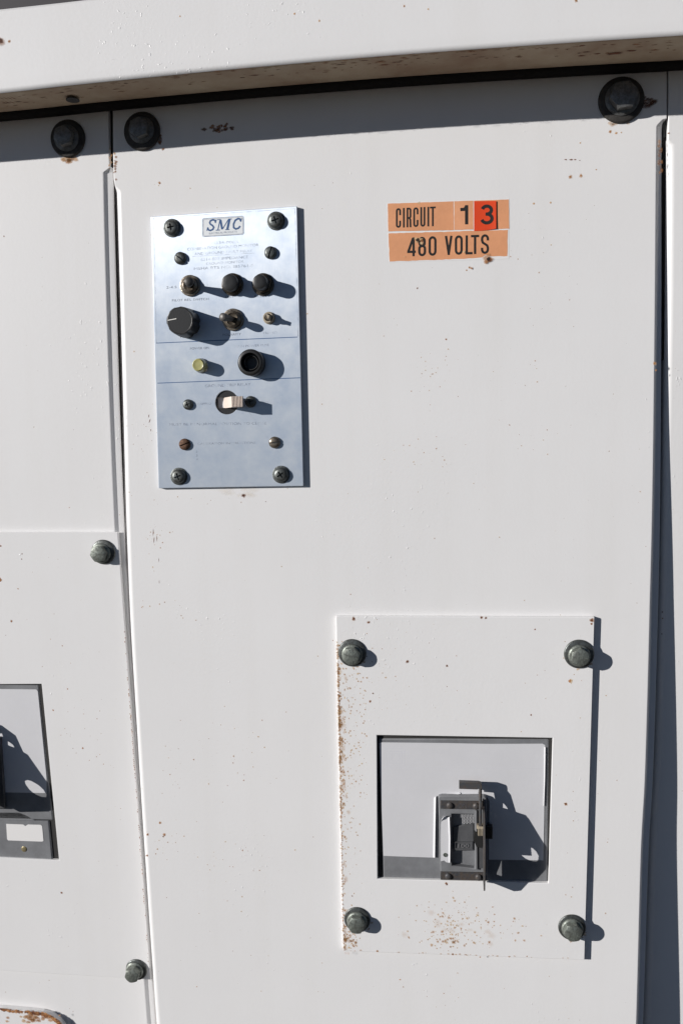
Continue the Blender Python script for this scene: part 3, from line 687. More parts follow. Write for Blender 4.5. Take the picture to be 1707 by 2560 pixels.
def screw(kind, c, r, h, m_head, ang=0, base=TH, washer=False):
    mb = MB(); W_ = .15 if kind == 'cross' else .10
    b = base
    if washer: lathe(mb, S, c, [(r*1.0, b), (r, b+.5), (r*.9, b+.7), (r*.5, b+.7)], 36); b += .6; rr_ = r*.82
    else: rr_ = r
    # domed head with the drive recess cut as geometry: rings then a sunk star
    prof = [(rr_, b), (rr_*.99, b+h*.35), (rr_*.9, b+h*.68), (rr_*.72, b+h*.9), (rr_*.5, b+h)]
    seg = 48; lathe(mb, S, c, prof, seg, cap=False)
    n0 = len(mb.v)-seg
    # inner star boundary
    inner = []
    for i in range(seg):
        a = 2*math.pi*i/seg+0
        if kind == 'cross':
            k = min(abs(((a-ang+math.pi/4) % (math.pi/2))-math.pi/4), 1)
            rad_ = min(rr_*.5, (rr_*.10)/max(math.sin(k), .001)) if k > .2 else rr_*.5
        else: 
            k = abs(((a-ang+math.pi/2) % math.pi)-math.pi/2); rad_ = min(rr_*.5, (rr_*.12)/max(math.sin(k), .001))
        rad_ = min(rad_, rr_*.498); inner.append((c[0]+rad_*math.cos(a), c[1]+rad_*math.sin(a)))
    A = [mb.vert(S.w(p[0], p[1], b+h)) for p in inner]; B = [mb.vert(S.w(c[0]+(p[0]-c[0])*.9, c[1]+(p[1]-c[1])*.9, b+h*.3)) for p in inner]
    for i in range(seg):
        j = (i+1) % seg; mb.face([n0+i, n0+j, A[j], A[i]]); mb.face([A[i], A[j], B[j], B[i]])
    cc = mb.vert(S.w(c[0], c[1], b+h*.2))
    for i in range(seg): mb.face([B[i], B[(i+1) % seg], cc])
    if kind == 'slot':   # carry the slot out across the dome
        pass
    return mb.build('cross_screw' if kind == 'cross' else 'slotted_screw', m_head, cp, S.w(c[0], c[1], base), 50)
def slotted(c, r, h, m_head, ang):
    """two half domes either side of a slot"""
    mb = MB(); g = r*.11; n = 14; lev = [(1, 0), (.98, .4), (.86, .75), (.6, .95), (.3, 1)]
    for sg in (0, math.pi):
        rings = []
        for q, hh in lev:
            rr_ = r*q; a0 = math.asin(min(.95, g/rr_)); ring = []
            for i in range(n+1):
                a = a0+(math.pi-2*a0)*i/n; x, y = rr_*math.cos(a), rr_*math.sin(a)
                A_ = ang+sg; ring.append(mb.vert(S.w(c[0]+x*math.cos(A_)-y*math.sin(A_), c[1]+x*math.sin(A_)+y*math.cos(A_), TH+h*hh)))
            rings.append(ring)
        for P_, Q_ in zip(rings, rings[1:]):
            for i in range(n): mb.face([P_[i], P_[i+1], Q_[i+1], Q_[i]])
        mb.face(rings[-1])
        side0 = [q_[0] for q_ in rings]; side1 = [q_[-1] for q_ in rings]; mb.face(side0+side1[::-1])
    lathe(mb, S, c, [(r*.97, TH), (r*.97, TH+h*.3)], 30)
    return mb.build('slotted_screw', m_head, cp, S.w(c[0], c[1], TH), 50)
screw('cross', c1(250, 247), 6.0, 2.6, WASH, .15, washer=True); screw('cross', c1(1176, 184), 6.0, 2.6, WASH, .3, washer=True)
screw('cross', c2(312, 1321), 6.0, 2.6, WASH, .35, washer=True); screw('cross', c2(1222, 1305), 6.0, 2.6, WASH, .6, washer=True)
screw('cross', c2(394, 681), 3.6, 2.2, WASH, .35); screw('cross', c2(950, 656), 3.9, 2.2, WASH, .2)
slotted(c1(325, 517), 4.2, 2.3, WASH, -.65); slotted(c1(1128, 468), 4.2, 2.3, WASH, 1.25)
slotted(c2(364, 1036), 4.0, 2.3, RUSTY, .35); slotted(c2(1164, 1019), 4.0, 2.3, BRASSY, .1)
for o in COL.objects:
    pass

def rodpath(mb, pts, radii, seg=18, m=0):
    """tapered round rod through world points"""
    rings = []
    for i, p in enumerate(pts):
        d = ((pts[min(i+1, len(pts)-1)]-pts[max(i-1, 0)])).normalized(); a = d.orthogonal().normalized(); b_ = d.cross(a)
        if i == 0: ref = a
        else: ref = (ref-d*ref.dot(d)).normalized()
        a = ref; b_ = d.cross(a)
        rings.append([mb.vert(p+(a*math.cos(2*math.pi*k/seg)+b_*math.sin(2*math.pi*k/seg))*radii[i]) for k in range(seg)])
    for A, B in zip(rings, rings[1:]):
        for k in range(seg): j = (k+1) % seg; mb.face([A[k], A[j], B[j], B[k]], m)
    mb.face(rings[0][::-1], m); mb.face(rings[-1], m)
def toggle(label, c, r, tip, tiph, rt, rb):
    mb = MB(); lathe(mb, S, c, [(r, TH), (r, TH+1.0), (r*.95, TH+1.2), (r*.84, TH+1.2), (r*.84, TH+.9), (r*.80, TH+.9), (r*.78, TH+2.4), (r*.70, TH+2.8), (r*.62, TH+3.6), (r*.55, TH+3.8), (r*.48, TH+3.2), (.3, TH+2.2)], 40)
    o = mb.build('toggle_switch', BRASSY, cp, S.w(c[0], c[1], TH)); o['label'] = label
    mb = MB(); a = S.w(c[0], c[1], TH+2.5); b_ = S.w(*S.uv(*tip, tiph), tiph); d = (b_-a); L = d.length; d.normalize()
    ts = [0, .35, .7, .86, .93, .97, 1.0]; rs = [rb, rb*1.15, rt*.93, rt, rt*.93, rt*.7, rt*.25]
    rodpath(mb, [a+d*L*t for t in ts], rs, 20)
    mb.build('lever', mat('dull lever metal', (.10, .095, .09), .5, .5, .3, 900), o)
toggle('toggle switch pointing straight out, upper left', c1(413, 762), 7.0, (360+402*.28061, 500+722*.28061), 17, 3.0, 1.8)
toggle('toggle switch with its lever thrown to the left', c1(795, 1065), 7.3, (360+690*.28061, 500+1038*.28061), 16.5, 2.8, 1.8)
def button(c, r, rc, top, hexn, label, dx):
    mb = MB(); lathe(mb, S, c, [(r, TH), (r, TH+.9), (r*.9, TH+1.1), (r*.86, TH+1.1)], 40)
    lathe(mb, S, c, [(r*.88, TH+1), (r*.88, TH+3.2), (r*.78, TH+3.8), (r*.6, TH+3.8)], 6 if hexn else 40, rot=.3)
    o = mb.build('push_button', mat('dark bronze nut', (.09, .075, .06), .35, .8, .3, 900), cp, S.w(c[0], c[1], TH), 30); o['label'] = label
    mb = MB(); lathe(mb, S, c, [(rc, TH+3.5), (rc, top-1), (rc*.94, top-.3), (rc*.8, top), (rc*.3, top+.05)], 36); mb.build('button_cap', BLACKP, o)
button(c1(790, 752), 7.4, 5.4, 11.5, False, 'black push button between the toggle and the hexagonal button', 0)
button(c1(1062, 752), 7.4, 4.7, 14, True, 'black push button on a hexagonal nut, beside a long shadow', 0)
# rotary knob
mb = MB(); kc = c1(318, 1072, 16.5); flute = lambda a: 1-.085*max(0, math.cos(7*a+.5))**2
lathe(mb, S, kc, [(9.9, TH+.3), (9.9, TH+2), (9.3, TH+12), (9.2, 15.9), (8.9, 16.4)], 112, rad=flute)
lathe(mb, S, kc, [(8.8, 16.3), (8.3, 16.5), (8.0, 16.4), (3, 16.35)], 60)
ko = mb.build('rotary_knob', BLACKP, cp, S.w(kc[0], kc[1], TH), 35)
mb = MB(); a = c1(212, 1070, 16.8); b_ = c1(288, 1055, 16.8); d = Vector((b_[0]-a[0], b_[1]-a[1])).normalized(); n = Vector((-d.y, d.x))*.28
slab(mb, S, [(a[0]-n.x, a[1]-n.y), (b_[0]-n.x, b_[1]-n.y), (b_[0]+n.x, b_[1]+n.y), (a[0]+n.x, a[1]+n.y)], (), 16.3, 16.8); mb.build('pointer_line', POINT, ko)
# tripped lamp with a broken lens
mb = MB(); c = c1(1115, 1050)
lathe(mb, S, c, [(4.1, TH), (4.1, TH+.6), (3.7, TH+.9), (3.5, TH+3.2), (3.1, TH+3.5), (2.5, TH+3.4), (2.4, TH+1.5), (.2, TH+1.4)], 36)
o = mb.build('indicator_lamp', CREAM, cp, S.w(c[0], c[1], TH)); o['label'] = 'small brownish lamp with a broken lens'
mb = MB(); lathe(mb, S, (c[0]+.3, c[1]-.1), [(2.2, TH+1.5), (2.1, TH+5.5), (1.2, TH+7.4), (.3, TH+7.0)], 7, rad=lambda a: 1-.25*math.sin(a*2)); mb.build('broken_lens', BRASSY, o, None, 0)
mb = MB(); slab(mb, S, [(c[0]-.4, c[1]+1.6), (c[0]+1.9, c[1]+.6), (c[0]+1.2, c[1]-1.7), (c[0]+.7, c[1]-1.2)], (), TH+4, TH+8.2); mb.build('lens_shard', CREAM, o, None, 0)
# power lamp
mb = MB(); c = c2(512, 335)
lathe(mb, S, c, [(5.0, TH), (5.0, TH+.7), (4.7, TH+1.0), (4.4, TH+1.0)], 36); o = mb.build('indicator_lamp', BRIGHT, cp, S.w(c[0], c[1], TH)); o['label'] = 'yellowed cylindrical lamp under POWER ON'
mb = MB(); lathe(mb, S, c, [(4.5, TH+.8), (4.3, TH+6.4), (4.1, TH+7.2), (3.5, TH+7.7), (3.3, TH+7.6), (1, TH+7.6)], 36); mb.build('lens', YELLOW, o)
# fuse holder
mb = MB(); c = c2(972, 314)
lathe(mb, S, c, [(8.6, TH), (8.6, TH+4), (8.8, TH+7), (8.3, TH+8), (7.6, TH+8.5), (6.4, TH+8.5), (6.0, TH+7.6), (5.9, TH+1.2), (.2, TH+1.0)], 48)
o = mb.build('fuse_holder', BLACKP, cp, S.w(c[0], c[1], TH))
mb = MB(); lathe(mb, S, c, [(4.9, TH+1.2), (4.9, TH+5.6), (4.6, TH+5.9), (4.3, TH+5.6), (4.3, TH+1.4)], 40, cap=False); mb.build('inner_ring', mat('dark grey bakelite', (.05, .05, .05), .3), o)
# slide lever of the relay
mb = MB(); c = c2(738, 662)
slab(mb, S, circ(c, 8.0, 40), [rect(c[0]-6.9, c[1]-3.6, c[0]+6.9, c[1]+3.6)], -4, TH-.9)
slab(mb, S, rect(c[0]-6.9, c[1]-3.6, c[0]+6.9, c[1]+3.6), (), -4, -3)
o = mb.build('lever_switch', BLACKP, cp, S.w(c[0], c[1], TH), 30)
mb = MB()
u0 = c2(700, 662, TH)[0]; u1 = c2(800, 662, TH)[0]; t0 = c2(782, 652, 14)[0]; t1 = c2(872, 652, 14)[0]
vt0 = c2(782, 608, 14)[1]; vt1 = c2(782, 702, 14)[1]; vb0 = c2(735, 618, TH)[1]; vb1 = c2(735, 712, TH)[1]
A = [mb.vert(S.w(u, v, 0)) for u, v in ((u0, vb1), (u1, vb1), (u1, vb0), (u0, vb0))]
M1 = [mb.vert(S.w(u, v, 10.5)) for u, v in ((t0-1.2, vt1-.1), (t1, vt1-.1), (t1, vt0+.1), (t0-1.2, vt0+.1))]
nr = 7
for P_, Q_ in ((A, M1),):
    for i in range(4): j = (i+1) % 4; mb.face([P_[i], P_[j], Q_[j], Q_[i]])
mb.face(A[::-1])
prof = []
for i in range(nr*2+1): prof.append((t0+(t1-t0)*i/(nr*2), 13.9 if i % 2 == 0 else 13.35))
prof = [(t0-1.2, 10.5)]+prof+[(t1, 10.5)]
Aa = [mb.vert(S.w(u, vt1, h)) for u, h in prof]; Bb = [mb.vert(S.w(u, vt0, h)) for u, h in prof]
for i in range(len(prof)-1): mb.face([Aa[i], Aa[i+1], Bb[i+1], Bb[i]])
mb.face(Aa[::-1]); mb.face(Bb)
mb.build('lever', PINKY, o, None, 20)

# ------------------------------------------------------------------ cover plates
def plate_specks(mb, S, h, right=False):
    pass
bp = thing('cover_plate', 'white cover plate with rust specks along its left edge, around the whole breaker window', 'cover plate', DOOR.hit(1150, 2390))
CUT = [(941.8, 1838.6), (1381.7, 1845.7), (1370.8, 2209), (943.7, 2198)]
OUT = [(839.8, 1541), (1485.5, 1542.7), (1460.5, 2401.7), (856.8, 2379)]
def bow(pts, dens=8, amp=.0):
    out = []
    for i in range(len(pts)):
        a, b = pts[i], pts[(i+1) % len(pts)]
        for k in range(dens): t = k/dens; out.append((a[0]+(b[0]-a[0])*t, a[1]+(b[1]-a[1])*t))
    return out
mb = MB(); slab(mb, DOOR, DOOR.uvs(OUT, PL), [DOOR.uvs(CUT, PL)], .08, PL)
PF = Surf((0, -PL, 0), (0, -1, 0))
S = PF; SPK = 0
random.seed(21)
for _ in range(900):
    t = random.random(); y = 1600+770*t
    dens = math.exp(-((y-1790)/120)**2)*1.1+math.exp(-((y-1930)/130)**2)*.7+.28
    if random.random() > dens: continue
    x0 = lerp_poly([(840, 1541), (857, 2379)], y); x = x0+1+random.random()**3.2*(70 if y < 2000 else 50)
    r = random.uniform(.08, .42)*(1.5 if x-x0 < 12 else 1)
    tn = random.uniform(.42, .85)
    speck(mb, S, x, y, r*2.3, 1, .05, .4, min(1, tn+.25)); speck(mb, S, x, y, r*.95, 1, .08, random.uniform(.6, 1), tn)
for _ in range(46):
    y = random.choice((random.gauss(1790, 60), random.gauss(1900, 60), random.uniform(1660, 2370))); x0 = lerp_poly([(840, 1541), (857, 2379)], y)
    speck(mb, S, x0+2+abs(random.gauss(0, 9)), y, random.uniform(1.5, 3.6), 1, .02+.0004*_, .30, random.uniform(.62, .85), .6, 0, 11, .75)
for _ in range(12): speck(mb, S, random.gauss(1130, 60), random.gauss(2335, 22), random.uniform(1.5, 3.5), 1, .02+.0005*_, .13, random.uniform(.7, .8), 1.2, 0, 11, .75)
for y in range(1660, 2378, 4):
    x0 = lerp_poly([(840, 1541), (857, 2379)], y)
    if random.random() < .6: speck(mb, S, x0+random.uniform(1, 5), y+random.uniform(-2, 2), random.uniform(.3, .95), 1, .06, .8, random.uniform(.35, .65), .6)
SPKm = 0
def sc2(x0, y0, x1, y1, n, r0, r1, tone=(.4, .8), gauss=True):
    for _ in range(n):
        x = random.gauss((x0+x1)/2, (x1-x0)/4.2) if gauss else random.uniform(x0, x1); y = random.gauss((y0+y1)/2, (y1-y0)/4.2) if gauss else random.uniform(y0, y1)
        if not (1465 > x > 860 and 1548 < y < 2378) or (935 < x < 1385 and 1830 < y < 2215): continue
        r = r0+(r1-r0)*random.random()**2; tn = random.uniform(*tone)
        speck(mb, S, x, y, r*2.1, 1, .05, .4, min(1, tn+.2)); speck(mb, S, x, y, r*.8, 1, .08, random.uniform(.6, 1), tn)
sc2(1070, 2250, 1220, 2375, 110, .15, .6, (.5, .85)); sc2(1040, 2310, 1200, 2378, 70, .2, .75, (.45, .8)); sc2(960, 2230, 1330, 2370, 50, .12, .45, (.5, .85)); sc2(1240, 2280, 1340, 2370, 16, .2, .6)
sc2(860, 2330, 900, 2375, 30, .3, .8); sc2(900, 1600, 1000, 1800, 24, .12, .5); sc2(860, 1545, 1460, 1830, 40, .1, .35, gauss=False); sc2(1385, 1560, 1455, 2370, 16, .1, .35, gauss=False)
for x, y, r, t in ((884, 1547, 1.2, .2), (921, 1556, .9, .2), (1018, 1654, 1.1, .15), (1117, 1665, .8, .15), (1203, 1544, 1, .2), (1214, 1545, .9, .2), (1337, 1574, .6, .3), (1479, 1551, 1.4, .25), (1478, 1560, .8, .3), (932, 1734, .6, .15), (925, 1754, .8, .25), (1414, 2011, 1.1, .35), (1433, 2053, .4, .4), (1413, 2010, .7, .5), (1327, 1788, .6, .25), (1117, 1717, .3, .3), (880, 2241, .5, .2), (1131, 2387, .9, .3), (943, 2379, .8, .4), (1200, 2394, .6, .4), (1115, 2203, .9, .3), (1117, 2206, .7, .15), (1317, 2392, .5, .4)):
    if 2215 > y > 2195: y += 6
    speck(mb, S, x, y, r*1.3, 1, .06, .7, min(1, t+.25)); speck(mb, S, x, y, r*.75, 1, .09, 1, t)
for _ in range(30): speck(mb, S, 859+abs(random.gauss(0, 9)), random.gauss(2350, 18), random.uniform(.6, 1.8), 1, .04+.001*_, .24, random.uniform(.55, .8), 1, 0, 11, .7)
for _ in range(24):
    x = random.uniform(870, 1450); y = lerp_poly([(857, 2379), (1460, 2401.7)], x, 0)-random.uniform(1, 4); speck(mb, S, x, y, random.uniform(.3, .7), 1, .05, .5, random.uniform(.5, .8), 2)
bolt_spots(mb, S, 880, 1632, 38); bolt_spots(mb, S, 1447, 1636, 38, 4); bolt_spots(mb, S, 893, 2302, 36, 8); bolt_spots(mb, S, 1430, 2320, 36, 4)
# flaked paint chip, upper right
speck(mb, S, 1427, 1703, 1.9, 1, .05, .6, .95); speck(mb, S, 1424, 1703, 1.2, 1, .08, .8, .6)
mb.build('plate', [PAINT, RUST], bp, None, 0, .4)
mb = MB(); slab(mb, DOOR, DOOR.uvs([(930, 1828), (1392, 1832), (1382, 2220), (932, 2210)], .3), (), .06, .35); mb.build('gap_shade_sheet', DARKIN, bp, None, 0)  # black backing sheet stands in for the shaded gap round the breaker
for k, (x, y, rt, r_) in enumerate(((880.5, 1632, .2, 9.6), (1446.8, 1635, .45, 9.7), (892.7, 2299, .0, 9.2), (1429.3, 2318.5, .15, 9.2))):
    hexbolt(bp, DOOR, x, y, PL, r_, 1.3, 6.2, 6.0, rt, BOLT, WASH, 0, -.9 if k != 3 else -.5, 1.16)
S = SIDE
lp = thing('cover_plate', 'clean white cover plate cut off by the left edge of the photo', 'cover plate', SIDE.hit(150, 2440))
LCUT = [(-330, 1713), (104, 1710.5), (147.5, 2152), (-330, 2128)]
LOUT = [(-420, 1331), (294, 1330.5), (376.6, 2450.7), (-420, 2402)]
LOUT = LOUT[:2]+[(301, 1420), (322, 1700), (344, 2000)]+LOUT[2:]
LPL = 2.8
mb = MB(); slab(mb, SIDE, SIDE.uvs(LOUT, LPL), [SIDE.uvs(LCUT, LPL)], .08, LPL)
LF = Surf(SIDE.O+SIDE.N*LPL, SIDE.N); LF.N = SIDE.N; LF.U = SIDE.U; LF.V = SIDE.V
for y in range(1560, 2440, 5):
    x0 = lerp_poly([(294, 1330), (301, 1420), (322, 1700), (344, 2000), (376.6, 2450)], y)
    d_ = math.exp(-((y-1870)/70)**2)+.25
    if random.random() < d_: speck(mb, LF, x0-random.uniform(1, 3), y, random.uniform(.3, .9), 1, .06, .8, random.uniform(.35, .6), .6)
def sc3(x0, y0, x1, y1, n, r0, r1):
    for _ in range(n): speck(mb, LF, random.uniform(x0, x1), random.uniform(y0, y1), random.uniform(r0, r1), 1, .06, .8, random.uniform(.35, .8))
sc3(0, 1340, 280, 1680, 16, .15, .4); sc3(150, 1740, 300, 1920, 30, .15, .5); sc3(150, 1950, 340, 2420, 14, .12, .3)
for x, y, r, t in ((29, 1553, .9, .4), (0, 1450, 1.5, .45), (2, 1365, .8, .4), (55, 1385, .5, .3), (54, 1398, .5, .3), (169, 1723, .5, .5), (156, 1615, .5, .5), (154, 2233, .8, .35), (207, 1871, .7, .5), (133, 1776, .6, .5), (45, 1472, .5, .5)): speck(mb, LF, x, y, r*1.2, 1, .06, 1, t)
mb.build('plate', [PAINT, RUST], lp, None, 0, .35)
mb = MB(); slab(mb, SIDE, SIDE.uvs([(-340, 1700), (112, 1700), (158, 2164), (-340, 2140)], .3), (), .06, .35); mb.build('gap_shade_sheet', DARKIN, lp, None, 0)  # black sheet again painting the shade of the left window's gap
hexbolt(lp, SIDE, 259, 1380, LPL, 8.9, 1.3, 6.0, 5.6, .1, BOLT, WASH, -1.5, -.6, 1.2)
hexbolt(lp, SIDE, 342, 2424, LPL, 8.3, 1.3, 5.6, 6.6, .25, BOLT, WASH, -1.2, -.5, 1.2)

# rusty rounded plate at the lower left corner
rp = thing('access_cover', 'rust rimmed panel with rounded corner at the lower left corner of the photo', 'cover', SIDE.hit(20, 2700))
RC = [(-420, 2522), (-100, 2521), (0, 2524), (60, 2529), (105, 2534), (128, 2541), (146, 2553), (158, 2568), (168, 2600), (195, 2900), (-420, 2900)]
mb = MB(); slab(mb, SIDE, SIDE.uvs(RC, 5.0), (), .06, 5.0)
RF = Surf(SIDE.O+SIDE.N*5.0, SIDE.N); RF.N = SIDE.N; RF.U = SIDE.U; RF.V = SIDE.V
RCs = RC[1:9]
for i in range(330):
    k = random.randrange(len(RCs)-1); t = random.random(); a, b_ = RCs[k], RCs[k+1]; x, y = a[0]+(b_[0]-a[0])*t, a[1]+(b_[1]-a[1])*t
    speck(mb, RF, x-(2 if k > 3 else 0), y+random.uniform(-1, 5), random.uniform(.5, 1.4), 1, .06+.0003*i, .9, random.uniform(.2, .7), 1.6)
for i in range(40): speck(mb, RF, random.gauss(90, 28), random.gauss(2548, 5), random.uniform(.5, 2), 1, .05, .6, random.uniform(.5, .85), 1.4)
mb.build('plate', [PAINT, RUST], rp, None, 0, .8)

# ------------------------------------------------------------------ centre breaker
S = DOOR; Z4 = (920, 1820, .30612)
def c4(x, y, h): return S.uv(Z4[0]+x*Z4[2], Z4[1]+y*Z4[2], h)
def q4(pts, h): return [c4(x, y, h) for x, y in pts]
FH = .9
br = thing('circuit_breaker', 'grey circuit breaker with silver label and switch marked 100, in the lower right window', 'breaker', S.hit(1150, 2205))
mb = MB(); slab(mb, S, q4([(86, 86), (1478, 92), (1466, 1262), (122, 1240)], FH), (), -60, FH); mb.build('body', GREYP, br, None, 30, 1.1, 3)
mb = MB(); lab = [(92, 126), (112, 120), (640, 126), (1000, 133), (1425, 131), (1446, 142), (1448, 260), (1441, 420), (1437, 760), (1430, 1084), (985, 1078), (990, 600), (965, 560), (900, 560), (768, 546), (757, 536), (753, 541), (650, 551), (560, 558), (552, 570), (546, 1062), (300, 1054), (124, 1047), (112, 700)]
def labh(p):
    return FH+.35+(1.0 if p[0] > c4(1400, 500, FH)[0] else 0)*.5
slab(mb, S, q4(lab, FH+.3), (), FH+.02, FH+.3)
lo = mb.build('face_label', SILVER, br, None, 0)
mb = MB()      # lifted edges of the foil: thin curls by the handle, above it and on the right
def curl(pts0, pts1, h0, h1, th=.12):
    A = [S.w(*c4(x, y, h0), h0) for x, y in pts0]; B = [S.w(*c4(x, y, h1), h1) for x, y in pts1]
    mid = [(a+b_)/2+Vector((0, .25, 0)) for a, b_ in zip(A, B)]
    rows_ = [A, mid, B]; idx = [[mb.vert(p) for p in r_] for r_ in rows_]; idx2 = [[mb.vert(p+Vector((0, th, 0))) for p in r_] for r_ in rows_]
    for I_ in (idx, idx2):
        for a, b_ in zip(I_, I_[1:]):
            for i in range(len(a)-1): mb.face([a[i], a[i+1], b_[i+1], b_[i]])
    for i in range(len(A)-1): mb.face([idx[2][i], idx[2][i+1], idx2[2][i+1], idx2[2][i]])
curl([(535, 575), (532, 820), (528, 1061)], [(553, 562), (548, 820), (545, 1063)], FH+.32, FH+1.5)
mb.build('curled_edge', SILVER, lo, None, 60); mb = MB()
curl([(640, 535), (700, 530), (748, 526)], [(645, 553), (700, 550), (757, 540)], FH+.32, FH+1.5)
mb.build('curled_edge', SILVER, lo, None, 60); mb = MB()
curl([(764, 508), (830, 512), (900, 518)], [(764, 545), (830, 553), (900, 560)], FH+.32, FH+1.1)
mb.build('curled_edge', SILVER, lo, None, 60); mb = MB()
curl([(1436, 160), (1436, 400), (1431, 640)], [(1447, 160), (1444, 400), (1436, 640)], FH+.32, FH+1.1)
mb.build('curled_edge', SILVER, lo, None, 60)
mb = MB()      # faded print: nested squares
for k, e in enumerate((0, 22, 42)):
    x0, y0, x1, y1 = 150+e, 170+e, 298-e, 312-e
    ribbon(mb, S, [(x0, y0), (x1, y0+2), (x1, y1), (x0, y1), (x0, y0)], 7, FH+.31, lambda X, Y: c4(X, Y, FH+.31))
slab(mb, S, q4([(114, 322), (1436, 330), (1436, 336), (114, 328)], FH+.31), (), FH+.3, FH+.312)
mb.build('faded_print', SILVERF, lo, None, 0)
# collar round the switch
CH = 5.2
mb = MB(); win = q4([(682, 705), (868, 707), (872, 1152), (684, 1128)], CH)
slab(mb, S, q4([(572, 566), (600, 558), (950, 560), (968, 580), (975, 1252), (592, 1246), (583, 900)], CH), [win], FH, CH)
co = mb.build('collar', GREYP, br, None, 30, .6, 3)
mb = MB(); slab(mb, S, q4([(590, 598), (935, 602), (935, 668), (592, 663)], CH+1), (), CH-.2, CH+1.0); mb.build('strap', STRAP, co, None, 30, .2)
mb = MB(); slab(mb, S, q4([(590, 1180), (945, 1186), (945, 1250), (592, 1243)], CH+1), (), CH-.2, CH+1.0); mb.build('strap', STRAP, co, None, 30, .2)
for x, y in ((668, 635), (882, 641), (655, 1215), (903, 1222)):
    mb = MB(); lathe(mb, S, c4(x, y, CH+1), [(2.35, CH+1), (2.25, CH+1.6), (1.8, CH+2.1), (1.0, CH+2.4), (.3, CH+2.5)], 24); mb.build('rivet', STRAP, co)
mb = MB(); text(mb, S, 'ON', 738, 657, 806, 657, 42, CH+1.12, *Z4); mb.build('lettering', mat('worn raised letters', (.10, .10, .11), .5, .3), co, None, 0)
# window floor with a knurled patch
mb = MB(); slab(mb, S, q4([(676, 700), (876, 700), (878, 1156), (678, 1135)], 1.2), (), FH+.01, 1.2); mb.build('window_floor', GREYP, co, None, 0)
mb = MB()
for i in range(9):
    for j in range(6):
        x, y = 774+i*12, 716+j*12+(6 if i % 2 else 0)
        if y < 785: lathe(mb, S, c4(x, y, 1.6), [(.34, 1.2), (.30, 1.6), (.12, 1.75)], 6)
mb.build('knurled_patch', mat('light knurl', (.42, .42, .43), .4, .3), co, None, 0)
# switch handle
mb = MB(); tp = q4([(697, 815), (860, 790), (862, 1000), (697, 1003)], 3.6)
A = [mb.vert(S.w(u, v, .9)) for u, v in tp]; hs = [2.6, 2.6, 4.0, 4.0]; B = [mb.vert(S.w(u, v, h)) for (u, v), h in zip(tp, hs)]
mb.face(B); mb.face(A[::-1])
for i in range(4): j = (i+1) % 4; mb.face([A[i], A[j], B[j], B[i]])
ho = mb.build('switch_handle', DGREYP, br, None, 20, .3)
mb = MB(); slab(mb, S, q4([(704, 932), (852, 932), (852, 994), (704, 996)], 4.3), [q4([(714, 940), (842, 940), (842, 984), (714, 986)], 4.3)], 3.4, 4.35); mb.build('number_frame', DGREYP, ho, None, 20)
mb = MB(); text(mb, S, '100', 735, 981, 822, 981, 34, 4.3, *Z4); mb.build('lettering', mat('raised number grey', (.15, .15, .155), .45), ho, None, 0)
# foil strip left of the window
mb = MB(); strip = [(594, 790), (600, 752), (618, 728), (634, 722), (640, 735), (652, 735), (660, 780), (665, 900), (664, 1105), (640, 1100), (620, 1085), (594, 1092), (592, 900)]
slab(mb, S, q4(strip, CH+.3), (), CH+.02, CH+.35, 0); so_ = mb.build('foil_strip', SILVER, co, None, 0)
mb = MB(); a_ = (655, 730); pts0 = [(590, 770), (605, 740), (622, 728)]; pts1 = [(608, 745), (625, 722), (640, 716)]; curl(pts0, pts1, CH+.5, CH+2.0)
mb.build('curled_edge', SILVER, so_, None, 60); mb = MB()
curl([(650, 735), (657, 900), (657, 1100)], [(664, 730), (670, 900), (668, 1105)], CH+.35, CH+1.2); mb.build('curled_edge', SILVER, so_, None, 60)
mb = MB(); lathe(mb, S, c4(630, 1040, CH+.5), [(1.5, CH+.3), (1.4, CH+.7), (.8, CH+.7), (.8, CH+.5)], 24); mb.build('rivet', BOLT, so_)
# rails right of the window
mb = MB(); slab(mb, S, q4([(872, 675), (888, 675), (892, 1158), (876, 1158)], CH+1), (), CH-.3, CH+1.6); mb.build('rail', GREYP, co, None, 30, .15)
mb = MB(); slab(mb, S, q4([(888, 980), (940, 985), (942, 1150), (890, 1150)], CH+.8), (), CH-.3, CH+.7); mb.build('rail', DGREYP, co, None, 30, .15)
# lockout hasp: two bent steel plates standing out from the face, edge on to the camera
def hasp(parent, S, conv, xb0, xb1, poly, holes, name, m, dsc=.0509, sh=.3125, xref=940, mmpx=None):
    """poly in crop pixels of the SHADOW-free side view: (distance out in crop px*1.6, height row)"""
    mmx = (conv(xref+200, 900, FH)[0]-conv(xref, 900, FH)[0])/200
    def sv(p):
        dx = p[0]-xref; d = FH+dx*mmx/1.6; v = conv(xref, p[1]-sh*dx, FH)[1]; return (d, v)
    o = [sv(p) for p in poly]; hs = [[sv(p) for p in h] for h in holes]
    ua = conv(xb0, 900, FH)[0]; ub = conv(xb1, 900, FH)[0]
    class T:   # side plane: u -> out, v -> up, h -> across
        @staticmethod
        def w(a, b, h): return S.w(h, b, a)
    mb = MB(); slab(mb, T, o, hs, ua, ub); return mb.build(name, m, parent, None, 30, .18)
h1 = [(1074, 616), (1090, 602), (1118, 602), (1150, 620), (1170, 643), (1182, 666), (1140, 662), (1092, 645)]
h2 = [(1252, 1033), (1335, 1036), (1328, 965), (1352, 975), (1380, 1000), (1400, 1035), (1396, 1068), (1375, 1083), (1335, 1080), (1285, 1060)]
g1 = [(1035, 682), (1048, 695), (1056, 735), (1044, 730)]; g2 = [(1066, 775), (1101, 797), (1094, 848), (1078, 808)]; g3 = [(1040, 1195), (1070, 1120), (1094, 1050), (1095, 1212)]
arm = [(985, 457), (1040, 458), (1085, 470), (1170, 515), (1195, 545), (1238, 690), (1240, 800), (1110, 790), (1080, 700), (1076, 580), (1066, 530), (985, 525)]
